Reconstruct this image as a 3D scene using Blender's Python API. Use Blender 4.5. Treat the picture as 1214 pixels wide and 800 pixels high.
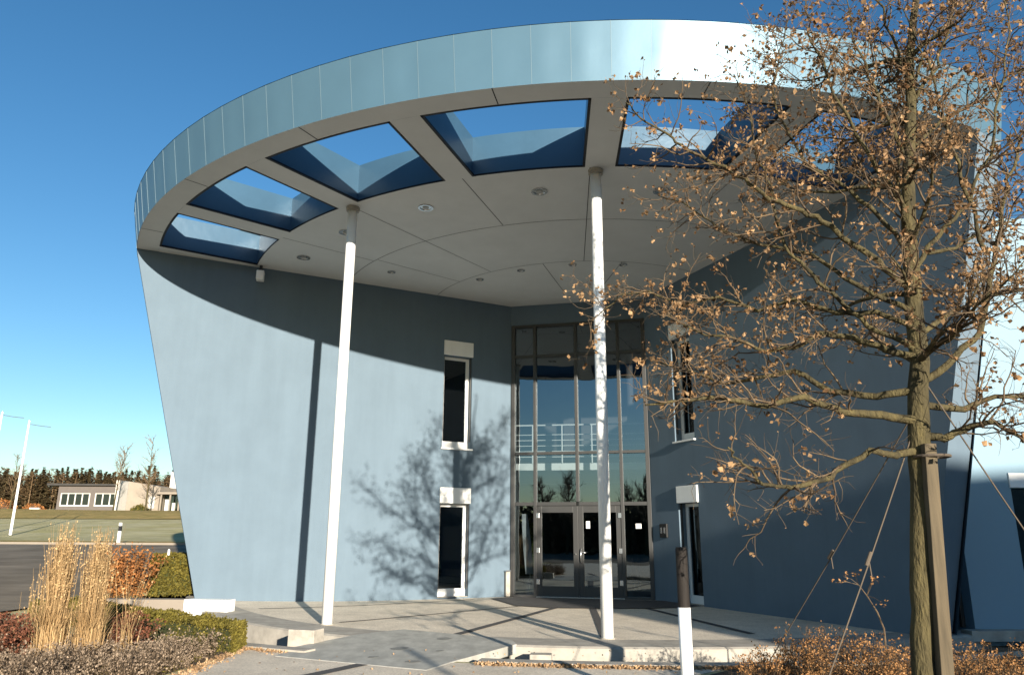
import bpy, bmesh, math, random
from math import sin, cos, tan, pi, radians, sqrt, atan2, hypot
from mathutils import Vector, Matrix, noise

for o in list(bpy.data.objects): bpy.data.objects.remove(o)
S = bpy.context.scene
COL = S.collection

# ------------------------------------------------------------------ camera
PITCH, ROLL, F, W0, H0, EYE = radians(14.766), radians(.2866), 895.36, 1214, 800, 1.5
cam = bpy.data.objects.new('camera', bpy.data.cameras.new('camera'))
COL.objects.link(cam)
cam.location = (0, 0, EYE)
_f = Vector((0, cos(PITCH), sin(PITCH))); _u = Vector((0, -sin(PITCH), cos(PITCH))); _r = Vector((1, 0, 0))
_r2 = _r*cos(ROLL) + _u*sin(ROLL); _u2 = _u*cos(ROLL) - _r*sin(ROLL)
cam.rotation_euler = Matrix((_r2, _u2, -_f)).transposed().to_euler()
cam.data.sensor_fit = 'HORIZONTAL'; cam.data.sensor_width = 36; cam.data.lens = 36*F/W0
cam.data.clip_start = .05; cam.data.clip_end = 6000
S.camera = cam

# ------------------------------------------------------------------ sky, sun, exposure
SUN_AZ, SUN_EL = 21.0, 11.0
world = bpy.data.worlds.new('World'); S.world = world; world.use_nodes = True
nt = world.node_tree; bg = nt.nodes['Background']
sky = nt.nodes.new('ShaderNodeTexSky'); sky.sky_type = 'NISHITA'; sky.sun_disc = False
sky.sun_elevation = radians(SUN_EL); sky.sun_rotation = radians(180-SUN_AZ)
sky.altitude = 300; sky.air_density = 1.0; sky.dust_density = .3; sky.ozone_density = 2.2
hsv = nt.nodes.new('ShaderNodeHueSaturation'); hsv.inputs['Saturation'].default_value = 1.25; hsv.inputs['Value'].default_value = 1.0
nt.links.new(sky.outputs[0], hsv.inputs['Color']); nt.links.new(hsv.outputs[0], bg.inputs[0]); bg.inputs[1].default_value = .076
sl = bpy.data.lights.new('sun', 'SUN'); sl.energy = 5.0; sl.angle = radians(.5); sl.color = (1, .90, .76)
sun = bpy.data.objects.new('sun', sl); COL.objects.link(sun)
SV = Vector((sin(radians(SUN_AZ))*cos(radians(SUN_EL)), -cos(radians(SUN_AZ))*cos(radians(SUN_EL)), sin(radians(SUN_EL))))
sun.rotation_euler = SV.to_track_quat('Z', 'Y').to_euler(); sun.location = SV*60
S.view_settings.view_transform = 'Standard'; S.view_settings.look = 'None'
S.view_settings.exposure = 1.25; S.view_settings.gamma = 1
S.render.engine = 'CYCLES'

# ------------------------------------------------------------------ helpers
def at(px, py, Y):
    """world point at depth Y that the photograph shows at (px, py)"""
    u, v = px-W0/2, H0/2-py
    c, s = cos(ROLL), sin(ROLL); u, v = c*u-s*v, s*u+c*v
    d = Vector((u, F*cos(PITCH)-v*sin(PITCH), F*sin(PITCH)+v*cos(PITCH)))
    return Vector((0, 0, EYE)) + d*(Y/d.y)

def sm(a, b, x):
    t = max(0, min(1, (x-a)/(b-a))); return t*t*(3-2*t)

class MB:
    def __init__(s): s.v = []; s.f = []; s.mi = []
    def face(s, pts, m=0):
        i = len(s.v); s.v += [tuple(p) for p in pts]; s.f.append(tuple(range(i, i+len(pts)))); s.mi.append(m)
    def box(s, x0, x1, y0, y1, z0, z1, m=0):
        s.hexa([(x0,y0,z0),(x1,y0,z0),(x1,y1,z0),(x0,y1,z0)], [(x0,y0,z1),(x1,y0,z1),(x1,y1,z1),(x0,y1,z1)], m)
    def hexa(s, lo, hi, m=0):
        i = len(s.v); n = len(lo); s.v += [tuple(p) for p in lo]+[tuple(p) for p in hi]
        s.f.append(tuple(i+k for k in reversed(range(n)))); s.mi.append(m)
        s.f.append(tuple(i+n+k for k in range(n))); s.mi.append(m)
        for k in range(n):
            s.f.append((i+k, i+(k+1) % n, i+n+(k+1) % n, i+n+k)); s.mi.append(m)
    def obox(s, o, d, a0, a1, b0, b1, z0, z1, m=0):
        """box along unit direction d (plan) from origin o: a along d, b along the left normal"""
        n = (-d[1], d[0]); P = lambda a, b, z: (o[0]+a*d[0]+b*n[0], o[1]+a*d[1]+b*n[1], z)
        s.hexa([P(a0,b0,z0),P(a1,b0,z0),P(a1,b1,z0),P(a0,b1,z0)], [P(a0,b0,z1),P(a1,b0,z1),P(a1,b1,z1),P(a0,b1,z1)], m)
    def prism(s, pts, z0, z1, m=0):
        s.hexa([(p[0],p[1],z0) for p in pts], [(p[0],p[1],z1) for p in pts], m)
    def tube(s, pts, rad, n=8, m=0, cap=True):
        pts = [Vector(p) for p in pts]
        if not isinstance(rad, (list, tuple)): rad = [rad]*len(pts)
        base = len(s.v); K = len(pts)
        t = (pts[1]-pts[0]).normalized()
        a = t.orthogonal().normalized()
        for i, p in enumerate(pts):
            if i < K-1: t = (pts[i+1]-p).normalized() if i == 0 else (pts[i+1]-pts[i-1]).normalized()
            else: t = (p-pts[i-1]).normalized()
            a = (a - t*a.dot(t)); a = a.normalized() if a.length > 1e-6 else t.orthogonal().normalized()
            b = t.cross(a)
            for k in range(n):
                w = 2*pi*k/n; s.v.append(tuple(p+(a*cos(w)+b*sin(w))*rad[i]))
        for i in range(K-1):
            for k in range(n):
                s.f.append((base+i*n+k, base+i*n+(k+1) % n, base+(i+1)*n+(k+1) % n, base+(i+1)*n+k)); s.mi.append(m)
        if cap and n > 2:
            s.f.append(tuple(base+k for k in reversed(range(n)))); s.mi.append(m)
            s.f.append(tuple(base+(K-1)*n+k for k in range(n))); s.mi.append(m)
    def cyl(s, c, r, z0, z1, n=24, m=0, r1=None):
        s.tube([(c[0], c[1], z0), (c[0], c[1], z1)], [r, r if r1 is None else r1], n, m)
    def grid(s, rows, m=0):
        b = len(s.v); R = len(rows); C_ = len(rows[0])
        for r in rows: s.v += [tuple(p) for p in r]
        for i in range(R-1):
            for j in range(C_-1):
                s.f.append((b+i*C_+j, b+i*C_+j+1, b+(i+1)*C_+j+1, b+(i+1)*C_+j)); s.mi.append(m)
    def leaf(s, p, size, m=0, up=0):
        """small bent leaf of two faces"""
        a = Vector((random.gauss(0,1), random.gauss(0,1), random.gauss(0,1)+up)).normalized()
        b = a.orthogonal().normalized(); b = Matrix.Rotation(random.uniform(0, 2*pi), 3, a) @ b
        c = a.cross(b); w = size*random.uniform(.35, .55); l = size*random.uniform(.8, 1.3); k = c*size*random.uniform(.1, .3)
        i = len(s.v)
        s.v += [tuple(p), tuple(p+a*l*.5+b*w+k), tuple(p+a*l), tuple(p+a*l*.5-b*w+k)]
        s.f += [(i, i+1, i+2), (i, i+2, i+3)]; s.mi += [m, m]
    def build(s, name, mat, parent=None, smooth=False, bevel=0, kind=None, label=None, weld=False):
        me = bpy.data.meshes.new(name)
        off = Vector((0, 0, 0)); q = parent
        while q is not None: off += q.location; q = q.parent
        me.from_pydata([(x-off.x, y-off.y, z-off.z) for x, y, z in s.v], [], s.f)
        for mm in (mat if isinstance(mat, (list, tuple)) else [mat]): me.materials.append(mm)
        me.polygons.foreach_set('material_index', s.mi)
        if smooth: me.polygons.foreach_set('use_smooth', [True]*len(s.f))
        me.update()
        if weld:
            bm = bmesh.new(); bm.from_mesh(me); bmesh.ops.remove_doubles(bm, verts=bm.verts, dist=.0005)
            bmesh.ops.recalc_face_normals(bm, faces=bm.faces); bm.to_mesh(me); bm.free()
        o = bpy.data.objects.new(name, me); COL.objects.link(o)
        if parent is not None: o.parent = parent
        if bevel:
            b = o.modifiers.new('bevel', 'BEVEL'); b.width = bevel; b.segments = 2; b.limit_method = 'ANGLE'
        if kind: o['kind'] = kind
        if label: o['label'] = label
        return o

def thing(name, label, cat, loc=(0,0,0), group=None):
    o = bpy.data.objects.new(name, None); COL.objects.link(o); o.location = loc
    o.empty_display_size = .2
    return tag(o, label, cat, group)
def tag(o, label, cat, group=None):
    o['label'] = label; o['category'] = cat
    if group: o['group'] = group
    return o

# ------------------------------------------------------------------ materials
def N(t, typ, **k):
    n = t.nodes.new(typ)
    for a, b in k.items(): setattr(n, a, b)
    return n
def mat(name, col, rough=.7, metal=0, var=.12, scale=3.0, bump=0, bscale=60, detail=6, spec=.3, island=0, col2=None, stretch=None, bdist=.01):
    m = bpy.data.materials.new(name); m.use_nodes = True; t = m.node_tree
    p = t.nodes['Principled BSDF']; p.inputs['Roughness'].default_value = rough; p.inputs['Metallic'].default_value = metal
    p.inputs['Specular IOR Level'].default_value = spec
    tc = N(t, 'ShaderNodeTexCoord'); mp = N(t, 'ShaderNodeMapping'); t.links.new(tc.outputs['Object'], mp.inputs[0])
    if stretch: mp.inputs['Scale'].default_value = stretch
    nz = N(t, 'ShaderNodeTexNoise'); nz.inputs['Scale'].default_value = scale; nz.inputs['Detail'].default_value = detail
    nz.inputs['Roughness'].default_value = .6
    t.links.new(mp.outputs[0], nz.inputs[0])
    cr = N(t, 'ShaderNodeValToRGB'); cr.color_ramp.elements[0].position = .3; cr.color_ramp.elements[1].position = .7
    c2 = col2 or tuple(min(1, c*(1+var)) for c in col); c1 = col if col2 else tuple(c*(1-var) for c in col)
    cr.color_ramp.elements[0].color = (*c1, 1); cr.color_ramp.elements[1].color = (*c2, 1)
    t.links.new(nz.outputs['Fac'], cr.inputs[0]); out = cr.outputs[0]
    if island:
        g = N(t, 'ShaderNodeNewGeometry'); hs = N(t, 'ShaderNodeHueSaturation')
        mr = N(t, 'ShaderNodeMapRange'); mr.inputs['To Min'].default_value = 1-island; mr.inputs['To Max'].default_value = 1+island
        t.links.new(g.outputs['Random Per Island'], mr.inputs[0]); t.links.new(mr.outputs[0], hs.inputs['Value'])
        t.links.new(out, hs.inputs['Color']); out = hs.outputs[0]
    t.links.new(out, p.inputs['Base Color'])
    if bump:
        b = N(t, 'ShaderNodeBump'); b.inputs['Strength'].default_value = bump; b.inputs['Distance'].default_value = bdist
        n2 = N(t, 'ShaderNodeTexNoise'); n2.inputs['Scale'].default_value = bscale; n2.inputs['Detail'].default_value = 8
        t.links.new(mp.outputs[0], n2.inputs[0]); t.links.new(n2.outputs['Fac'], b.inputs['Height'])
        t.links.new(b.outputs[0], p.inputs['Normal'])
    return m
def leafmat(name, col, col2, trans=.35, island=.45):
    m = mat(name, col, rough=.65, col2=col2, scale=2.5, island=island, spec=.2); t = m.node_tree
    p = t.nodes['Principled BSDF']; o = t.nodes['Material Output']
    tr = N(t, 'ShaderNodeBsdfTranslucent'); mx = N(t, 'ShaderNodeMixShader'); mx.inputs[0].default_value = trans
    src = p.inputs['Base Color'].links[0].from_socket; t.links.new(src, tr.inputs[0])
    t.links.new(p.outputs[0], mx.inputs[1]); t.links.new(tr.outputs[0], mx.inputs[2]); t.links.new(mx.outputs[0], o.inputs[0])
    return m
def glassmat(name, refl=.14, tint=(.55,.6,.62)):
    m = bpy.data.materials.new(name); m.use_nodes = True; t = m.node_tree; t.nodes.remove(t.nodes['Principled BSDF'])
    o = t.nodes['Material Output']; gl = N(t, 'ShaderNodeBsdfGlossy'); gl.inputs['Roughness'].default_value = .0
    gl.inputs['Color'].default_value = (.8, .93, 1, 1)
    tr = N(t, 'ShaderNodeBsdfTransparent'); tr.inputs[0].default_value = (*tint, 1)
    lw = N(t, 'ShaderNodeFresnel'); lw.inputs[0].default_value = 1.5
    ad = N(t, 'ShaderNodeMath', operation='ADD'); ad.use_clamp = True; ad.inputs[1].default_value = refl
    nz = N(t, 'ShaderNodeTexNoise'); nz.inputs['Scale'].default_value = .9; tc = N(t, 'ShaderNodeTexCoord')
    b = N(t, 'ShaderNodeBump'); b.inputs['Strength'].default_value = .12; b.inputs['Distance'].default_value = .02
    t.links.new(tc.outputs['Object'], nz.inputs[0]); t.links.new(nz.outputs['Fac'], b.inputs['Height']); t.links.new(b.outputs[0], gl.inputs['Normal'])
    mx = N(t, 'ShaderNodeMixShader'); t.links.new(lw.outputs[0], ad.inputs[0]); t.links.new(ad.outputs[0], mx.inputs[0])
    t.links.new(tr.outputs[0], mx.inputs[1]); t.links.new(gl.outputs[0], mx.inputs[2]); t.links.new(mx.outputs[0], o.inputs[0])
    return m

M = dict(
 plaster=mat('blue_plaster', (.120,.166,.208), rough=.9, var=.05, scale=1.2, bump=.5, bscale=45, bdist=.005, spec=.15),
 zinc=mat('blue_zinc', (.075,.145,.198), rough=.40, metal=.22, var=.05, scale=.8, spec=.32, bump=.12, bscale=1.1, bdist=.03),
 seam=mat('zinc_seam', (.15,.21,.24), rough=.5, metal=.2, var=.05),
 coffer=mat('blue_panel', (.045,.10,.155), rough=.30, metal=.12, var=.08, scale=1.2, spec=.5, bump=.3, bscale=1.6, bdist=.03),
 soffit=mat('white_soffit', (.62,.615,.595), rough=.7, var=.025, scale=.8),
 black=mat('black_gap', (.012,.013,.016), rough=.6),
 white=mat('white_paint', (.83,.83,.80), rough=.38, var=.02, spec=.4),
 frame=mat('white_window_frame', (.78,.78,.76), rough=.4, var=.02, spec=.4),
 grey=mat('grey_aluminium', (.045,.045,.044), rough=.42, metal=.25, var=.05, spec=.5),
 steel=mat('brushed_steel', (.6,.6,.6), rough=.25, metal=.9, var=.03),
 glass=glassmat('facade_glass', .15, (.5,.55,.57)), glassdark=glassmat('window_glass', .05, (.25,.27,.28)),
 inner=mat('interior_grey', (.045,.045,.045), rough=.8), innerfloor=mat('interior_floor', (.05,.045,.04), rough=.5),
 concrete=mat('concrete', (.38,.35,.30), rough=.85, var=.14, scale=2.2, bump=.4, bscale=90, bdist=.004),
 kerb=mat('kerb_concrete', (.34,.315,.27), rough=.85, var=.14, scale=3, bump=.3, bscale=70, bdist=.004),
 darkstrip=mat('dark_paver', (.075,.072,.07), rough=.8, var=.15, scale=20),
 walk=mat('walkway_stone', (.40,.39,.345), rough=.75, var=.16, scale=2.6, bump=.3, bscale=60, bdist=.004, stretch=(2.2,.8,1)),
 stain=mat('walkway_stain', (.22,.22,.20), rough=.7, var=.15, scale=9),
 asphalt=mat('asphalt', (.20,.17,.13), rough=1, spec=.05, var=.25, scale=.6, bump=.4, bscale=120, bdist=.004),
 soil=mat('soil', (.085,.062,.042), rough=.95, var=.4, scale=9, bump=.8, bscale=40, bdist=.03),
 bark=mat('oak_bark', (.028,.024,.014), rough=.95, col2=(.105,.085,.036), scale=9, bump=1.0, bscale=38, bdist=.03, stretch=(1,1,.3)),
 twig=mat('twig_bark', (.05,.034,.022), rough=.8, col2=(.15,.105,.06), scale=5),
 stake=mat('stake_wood', (.062,.05,.032), rough=.9, col2=(.115,.09,.056), scale=6, bump=.4, bscale=40, stretch=(4,4,.3), bdist=.004),
 oakleaf=leafmat('dry_oak_leaf', (.13,.062,.025), (.42,.27,.14)),
 hedge=leafmat('box_leaf', (.08,.072,.014), (.18,.145,.028), .25),
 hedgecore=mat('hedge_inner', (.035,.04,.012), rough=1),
 rust=leafmat('rust_leaf', (.26,.10,.035), (.40,.185,.06), .3),
 heath=leafmat('heath_leaf', (.16,.115,.08), (.34,.265,.19), .25),
 heathdark=leafmat('dark_heath', (.11,.045,.028), (.20,.075,.04), .2),
 straw=leafmat('straw', (.36,.235,.11), (.56,.40,.21), .25, .3),
 dryhead=leafmat('dry_seedhead', (.25,.12,.045), (.42,.23,.095), .3, .4),
 litter=leafmat('leaf_litter', (.20,.115,.055), (.42,.29,.17), .1, .5),
 darkwood=mat('dark_wood', (.014,.011,.009), rough=.75, var=.3, scale=20, stretch=(3,3,.3), bump=.3, bscale=60),
 rope=mat('rope', (.10,.08,.06), rough=.9),
 pine=leafmat('conifer', (.045,.042,.02), (.12,.08,.038), .1, .4),
 barewood=leafmat('bare_wood', (.15,.095,.05), (.22,.15,.085), .1, .3),
 hbrown=mat('grey_cladding', (.115,.10,.09), rough=.8, var=.06), hconc=mat('house_concrete', (.24,.205,.165), rough=.85, var=.10, scale=1),
 hwhite=mat('house_white', (.55,.53,.48), rough=.7, var=.03), roofdark=mat('roof_dark', (.045,.043,.04), rough=.7),
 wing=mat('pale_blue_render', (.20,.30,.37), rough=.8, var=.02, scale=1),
 caster=mat('neighbour_render', (.30,.30,.29), rough=.8), curtain=mat('pale_cloth', (.5,.53,.55), rough=.9),
 sign=mat('white_sticker', (.8,.8,.78), rough=.6), panel=mat('intercom_metal', (.03,.03,.03), rough=.6, metal=.4),
 lamp=mat('lamp_glass', (.35,.34,.32), rough=.3), red=mat('retro_red', (.4,.05,.03), rough=.5), vase=mat('vase_white',(.7,.7,.68),rough=.4),
 greenery=leafmat('indoor_leaf', (.05,.09,.02), (.12,.15,.04)),
)
# grass / frosty lawn
def grassmat():
    m = mat('lawn_grass', (.36,.325,.15), rough=1, spec=.02, col2=(.50,.455,.29), scale=.35, bump=.8, bscale=14, bdist=.05, island=0)
    return m
M['lawn'] = grassmat()
M['meadow'] = mat('meadow_grass', (.24,.20,.07), rough=1, spec=.05, col2=(.38,.27,.11), scale=.8, bump=.9, bscale=10, bdist=.06)
# paving of exposed aggregate: fine speckle
def aggregate():
    m = mat('exposed_aggregate', (.68,.60,.48), rough=.85, var=.10, scale=.9, bump=.45, bscale=150, bdist=.004)
    t = m.node_tree; p = t.nodes['Principled BSDF']; src = p.inputs['Base Color'].links[0].from_socket
    v = N(t, 'ShaderNodeTexVoronoi'); v.inputs['Scale'].default_value = 55; mr = N(t, 'ShaderNodeMapRange')
    mr.inputs['To Min'].default_value = .72; mr.inputs['To Max'].default_value = 1.12
    tc = [n for n in t.nodes if n.type == 'TEX_COORD'][0]; t.links.new(tc.outputs['Object'], v.inputs[0])
    t.links.new(v.outputs['Color'], mr.inputs[0]); hs = N(t, 'ShaderNodeHueSaturation')
    t.links.new(mr.outputs[0], hs.inputs['Value']); t.links.new(src, hs.inputs['Color']); t.links.new(hs.outputs[0], p.inputs['Base Color'])
    return m
M['paving'] = aggregate()
def weather(m, amt=.10, sc=(1.6,1.6,.16), lo=.35, hi=.75):
    t = m.node_tree; p = t.nodes['Principled BSDF']; src = p.inputs['Base Color'].links[0].from_socket
    tc = [n for n in t.nodes if n.type == 'TEX_COORD'][0]; mp = N(t, 'ShaderNodeMapping'); mp.inputs['Scale'].default_value = sc
    nz = N(t, 'ShaderNodeTexNoise'); nz.inputs['Scale'].default_value = 2.2; nz.inputs['Detail'].default_value = 7; nz.inputs['Roughness'].default_value = .65
    mr = N(t, 'ShaderNodeMapRange'); mr.inputs['From Min'].default_value = lo; mr.inputs['From Max'].default_value = hi
    mr.inputs['To Min'].default_value = 1+amt*.4; mr.inputs['To Max'].default_value = 1-amt; hs = N(t, 'ShaderNodeHueSaturation')
    t.links.new(tc.outputs['Object'], mp.inputs[0]); t.links.new(mp.outputs[0], nz.inputs[0]); t.links.new(nz.outputs['Fac'], mr.inputs[0])
    t.links.new(mr.outputs[0], hs.inputs['Value']); t.links.new(src, hs.inputs['Color']); t.links.new(hs.outputs[0], p.inputs['Base Color'])
weather(M['plaster'], .06); weather(M['concrete'], .35, (3,3,3)); weather(M['kerb'], .25, (2,2,2)); weather(M['paving'], .16, (1.2,1.2,1)); weather(M['walk'], .25, (2,1,1))
weather(M['lawn'], .28, (.25,.6,1)); weather(M['meadow'], .3, (.4,.8,1)); weather(M['asphalt'], .25, (.15,.7,1)); weather(M['soffit'], .05, (1,1,1)); weather(M['white'], .05, (3,3,.3))

# ------------------------------------------------------------------ site geometry
CX, CY = 2.007, 21.2865
ZS, ZT, ZP = 7.85, 8.64, 8.72        # soffit, coffer top, fascia top
R_DISC, R_RING, R_RIM, R_TOP = 9.12, 11.3, 11.76, 11.91
def pt(R, deg, z=0):
    t = radians(deg); return (CX+R*sin(t), CY-R*cos(t), z)
def Rcone(z): return 9.68+(z)*.265
def terr(x, y):
    """gentle rise towards the back, flat around the plaza"""
    xs = [-1e4, 12, 15, 20, 36, 50, 90, 110, 160, 400, 1e5]; zs = [0, 0, .1, .35, 1.0, 1.4, 4.1, 5.0, 6.0, 8.0, 8.0]
    z = 0
    for i in range(len(xs)-1):
        if xs[i] <= y <= xs[i+1]: z = zs[i]+(zs[i+1]-zs[i])*(y-xs[i])/(xs[i+1]-xs[i]); break
    w = 1-sm(-9, -3, x)*(1-sm(34, 60, y)) if y > 12 else 1
    return z*w
def plat(x, y): return .0066*max(0, -x-2)**2
def line_circle(p, d, R, far=True):
    ex, ey = p[0]-CX, p[1]-CY; b = ex*d[0]+ey*d[1]; c = ex*ex+ey*ey-R*R; q = sqrt(b*b-c)
    return (-b+q) if far else (-b-q)
def angle_of(x, y): return math.degrees(atan2(x-CX, -(y-CY)))

# ground sheet: polar round the building, hole for the moat
g = MB(); radii = [11.5, 12, 12.6, 13.3, 14, 15, 16, 17.5, 19, 21, 23, 26, 29, 33, 37, 42, 48, 55, 63, 72, 82, 94, 108, 125, 150, 190, 260, 400, 800, 1800, 4500]
rows = []
for R in radii:
    rows.append([(lambda q: (q[0], q[1], terr(q[0], q[1])))(pt(R, a*2)) for a in range(181)])
g.grid(rows); g.build('ground', M['lawn'], kind='structure', weld=True, smooth=True)
# moat floor and its outer retaining edge
mf = MB(); rows = [[pt(R, a, -.42) for a in range(-70, 63, 3)] for R in (9.8, 11.6)]
mf.grid(rows); rows = [[pt(11.5, a, z) for a in range(-70, 63, 3)] for z in (-.42, .0)]; mf.grid(rows)
mf.build('moat_floor', M['concrete'], kind='structure')
ed = MB()
for a in range(-69, 62, 1):
    if -24.5 < a < -12: continue
    ed.hexa([pt(11.38,a,-.1), pt(11.38,a+1,-.1), pt(11.62,a+1,-.1), pt(11.62,a,-.1)], [pt(11.38,a,.035), pt(11.38,a+1,.035), pt(11.62,a+1,.035), pt(11.62,a,.035)])
ed.build('moat_coping', M['kerb'], kind='structure', weld=True)
# platform
pf = MB(); radii = [0.5, 3, 5, 6.5, 7.5, 8.3, 9.06]
rows = [[(lambda q: (q[0], q[1], plat(q[0], q[1])))(pt(R, a)) for a in range(-72, 64, 2)] for R in radii]
pf.grid(rows); pf.build('plaza_paving', M['paving'], kind='structure')
kb = MB(); rows = []
for R, dz in ((9.06, .0), (9.07, .004), (9.85, .004), (9.9, -.02), (9.9, -.45)):
    rows.append([(lambda q: (q[0], q[1], plat(q[0], q[1])+dz if dz > -.1 else -.45))(pt(R, a)) for a in range(-70, 64, 2)])
kb.grid(rows); kb.build('plaza_kerb', M['kerb'], kind='structure')
# remaining ground under and beside the building (outside the moat sector)
ug = MB(); ug.face([pt(0, 0, -.02)]+[pt(11.5, a, -.02) for a in range(62, 291, 4)]); ug.build('ground_under_building', M['soil'], kind='structure')
# near paving
def sheet(name, poly, z, material, sub=1.0, kind='structure', off=0, terrain=False, depth=None):
    bm = bmesh.new(); bm.faces.new([bm.verts.new((p[0], p[1], 0)) for p in poly])
    if terrain:
        xs = [p[0] for p in poly]; ys = [p[1] for p in poly]
        k = min(xs)+sub
        while k < max(xs):
            bmesh.ops.bisect_plane(bm, geom=bm.verts[:]+bm.edges[:]+bm.faces[:], plane_co=(k,0,0), plane_no=(1,0,0)); k += sub
        k = min(ys)+sub
        while k < max(ys):
            bmesh.ops.bisect_plane(bm, geom=bm.verts[:]+bm.edges[:]+bm.faces[:], plane_co=(0,k,0), plane_no=(0,1,0)); k += sub
    for v in bm.verts: v.co.z = z+(terr(v.co.x, v.co.y) if terrain else 0)
    bmesh.ops.recalc_face_normals(bm, faces=bm.faces)
    me = bpy.data.meshes.new(name); bm.to_mesh(me); bm.free()
    if me.polygons and me.polygons[0].normal.z < 0: me.flip_normals()
    me.materials.append(material); o = bpy.data.objects.new(name, me); COL.objects.link(o); o['kind'] = kind
    return o
arc = [pt(11.63, a)[:2] for a in range(-36, 8, 2)]
sheet('forecourt_paving', [(-3.75,8.6), (-3.62,9.9), (-3.6,10.8), (-3.66,11.35)]+[p for p in arc if p[0] > -3.6]+[(2.6,9.66), (2.1,9.2), (1.9,7.6), (2.4,4.5), (2.4,-4), (-9,-4), (-9,4), (-6,5), (-4.4,6.9)], .006, M['paving'])
sheet('planting_bed', [(-3.9,8.6),(-3.72,9.9),(-3.7,10.8),(-3.8,11.5),(-4.6,12.6),(-5.9,13.8),(-8.8,15.6),(-9.9,13.0),(-13,6),(-6.1,5.1),(-4.5,7.0)], .012, M['soil'])
sheet('shrub_bed', [(2.72,9.66),(2.25,9.2),(2.05,7.6),(2.5,4.5),(2.5,0),(12,0),(12,12.6),(7,11.5),(5,10.4),(3.7,9.9)], .012, M['soil'])
sheet('road', [(-60,34.5),(-44,36),(-30,36.5),(-16,36.2),(-11,36),(-7,40),(-2,50),(-2,24),(-7.2,24),(-9.2,18.4),(-8.9,15.9),(-9.8,13.2),(-11,11.5),(-60,9)], .05, M['asphalt'], terrain=True, sub=2)
kk = MB()
for (a, b) in [((-60,34.7),(-44,36.2)), ((-44,36.2),(-30,36.7)), ((-30,36.7),(-16,36.4)), ((-16,36.4),(-11,36.2))]:
    n = 8
    for i in range(n):
        p = [a[0]+(b[0]-a[0])*i/n, a[1]+(b[1]-a[1])*i/n]; q = [a[0]+(b[0]-a[0])*(i+1)/n, a[1]+(b[1]-a[1])*(i+1)/n]
        za, zb = terr(*p), terr(*q)
        kk.hexa([(p[0],p[1],za-.1),(q[0],q[1],zb-.1),(q[0],q[1]+.18,zb-.1),(p[0],p[1]+.18,za-.1)], [(p[0],p[1],za+.14),(q[0],q[1],zb+.14),(q[0],q[1]+.18,zb+.14),(p[0],p[1]+.18,za+.14)])
kk.build('road_kerb', M['hconc'], kind='structure', weld=True)
sheet('roadside_verge', [(-60,35.2),(-44,36.6),(-30,37.1),(-16,36.8),(-8,36.6),(-8,40),(-30,41),(-60,40)], .06, M['meadow'], terrain=True, sub=2)
# grassy bank in front of the far house: a low mound
bk = MB(); rows = []
for j in range(9):
    y = 72+j*2.2; rows.append([(x, y, terr(x, y)+.05+(.55*sin(pi*j/8)*(.7+.5*noise.noise((x*.08, y*.1, 0))))) for x in range(-110, -18, 4)])
bk.grid(rows); bk.build('grass_bank', M['meadow'], kind='structure', smooth=True)

# dark paver strips in the plaza, each flush with the paving
def strip(a, b, w, z=.0, name='paving_strip'):
    s = MB(); d = Vector((b[0]-a[0], b[1]-a[1])); L = d.length; d /= L; n = Vector((-d.y, d.x))*w/2; K = max(1, int(L/.5))
    rows = [[], []]
    for i in range(K+1):
        p = Vector(a)+d*L*i/K
        for r, sg in ((0, 1), (1, -1)):
            q = p+n*sg; rows[r].append((q.x, q.y, plat(q.x, q.y)+.008+z))
    s.grid(rows); s.build(name, M['darkstrip'], kind='structure')
strip((-5.1,16.2), (-.9,19.7), .06); strip((-3.05,14.3), (.25,17.9), .07); strip((-.9,12.62), (1.02,17.6), .16)
strip((1.45,12.3), (1.8,17.6), .14); strip((3.9,13.0), (2.95,17.6), .14)
sheet('shaded_entrance_paving', [(.1,20.4),(-.5,19.9),(.1,17.9),(.9,17.35),(2.9,17.35),(3.9,17.7),(4.3,18.1),(3.7,19.45)], .016, M['darkstrip'])  # dark paving and the shade before the glass, both put into its colour
sheet('car_park', [(-60,-60),(40,-60),(40,-4.02),(-60,-4.02)], .006, M['asphalt'])
strip((-2.75,8.1), (-1.62,10.1), .18, .002)
# walkway bridging the moat
wk = [(-3.02,10.41),(-.97,9.4),(-.68,10.08),(.09,11.62),(.02,12.15),(-1.77,13.35),(-2.39,12.68),(-3.03,11.17)]
m = MB(); m.prism(wk, -.12, .012); m.build('walkway', M['walk'], kind='structure', bevel=.01)
m = MB(); rs = random.Random(9)
for (x, y, L_, W_) in [(-1.52,11.1,.34,.13),(-1.0,12.15,.30,.12),(-1.75,10.35,.2,.07),(-.95,10.9,.16,.05),(-1.2,10.0,.22,.1)]:
    d = (.5,.86); n_ = (-.86,.5); K = 16
    m.face([(x+d[0]*L_/2*cos(2*pi*i/K)*rs.uniform(.75,1.1)+n_[0]*W_*sin(2*pi*i/K)*rs.uniform(.7,1.1), y+d[1]*L_/2*cos(2*pi*i/K)*rs.uniform(.75,1.1)+n_[1]*W_*sin(2*pi*i/K)*rs.uniform(.7,1.1), .0165) for i in range(K)])
m.build('walkway_stains', M['stain'], kind='structure')

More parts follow.
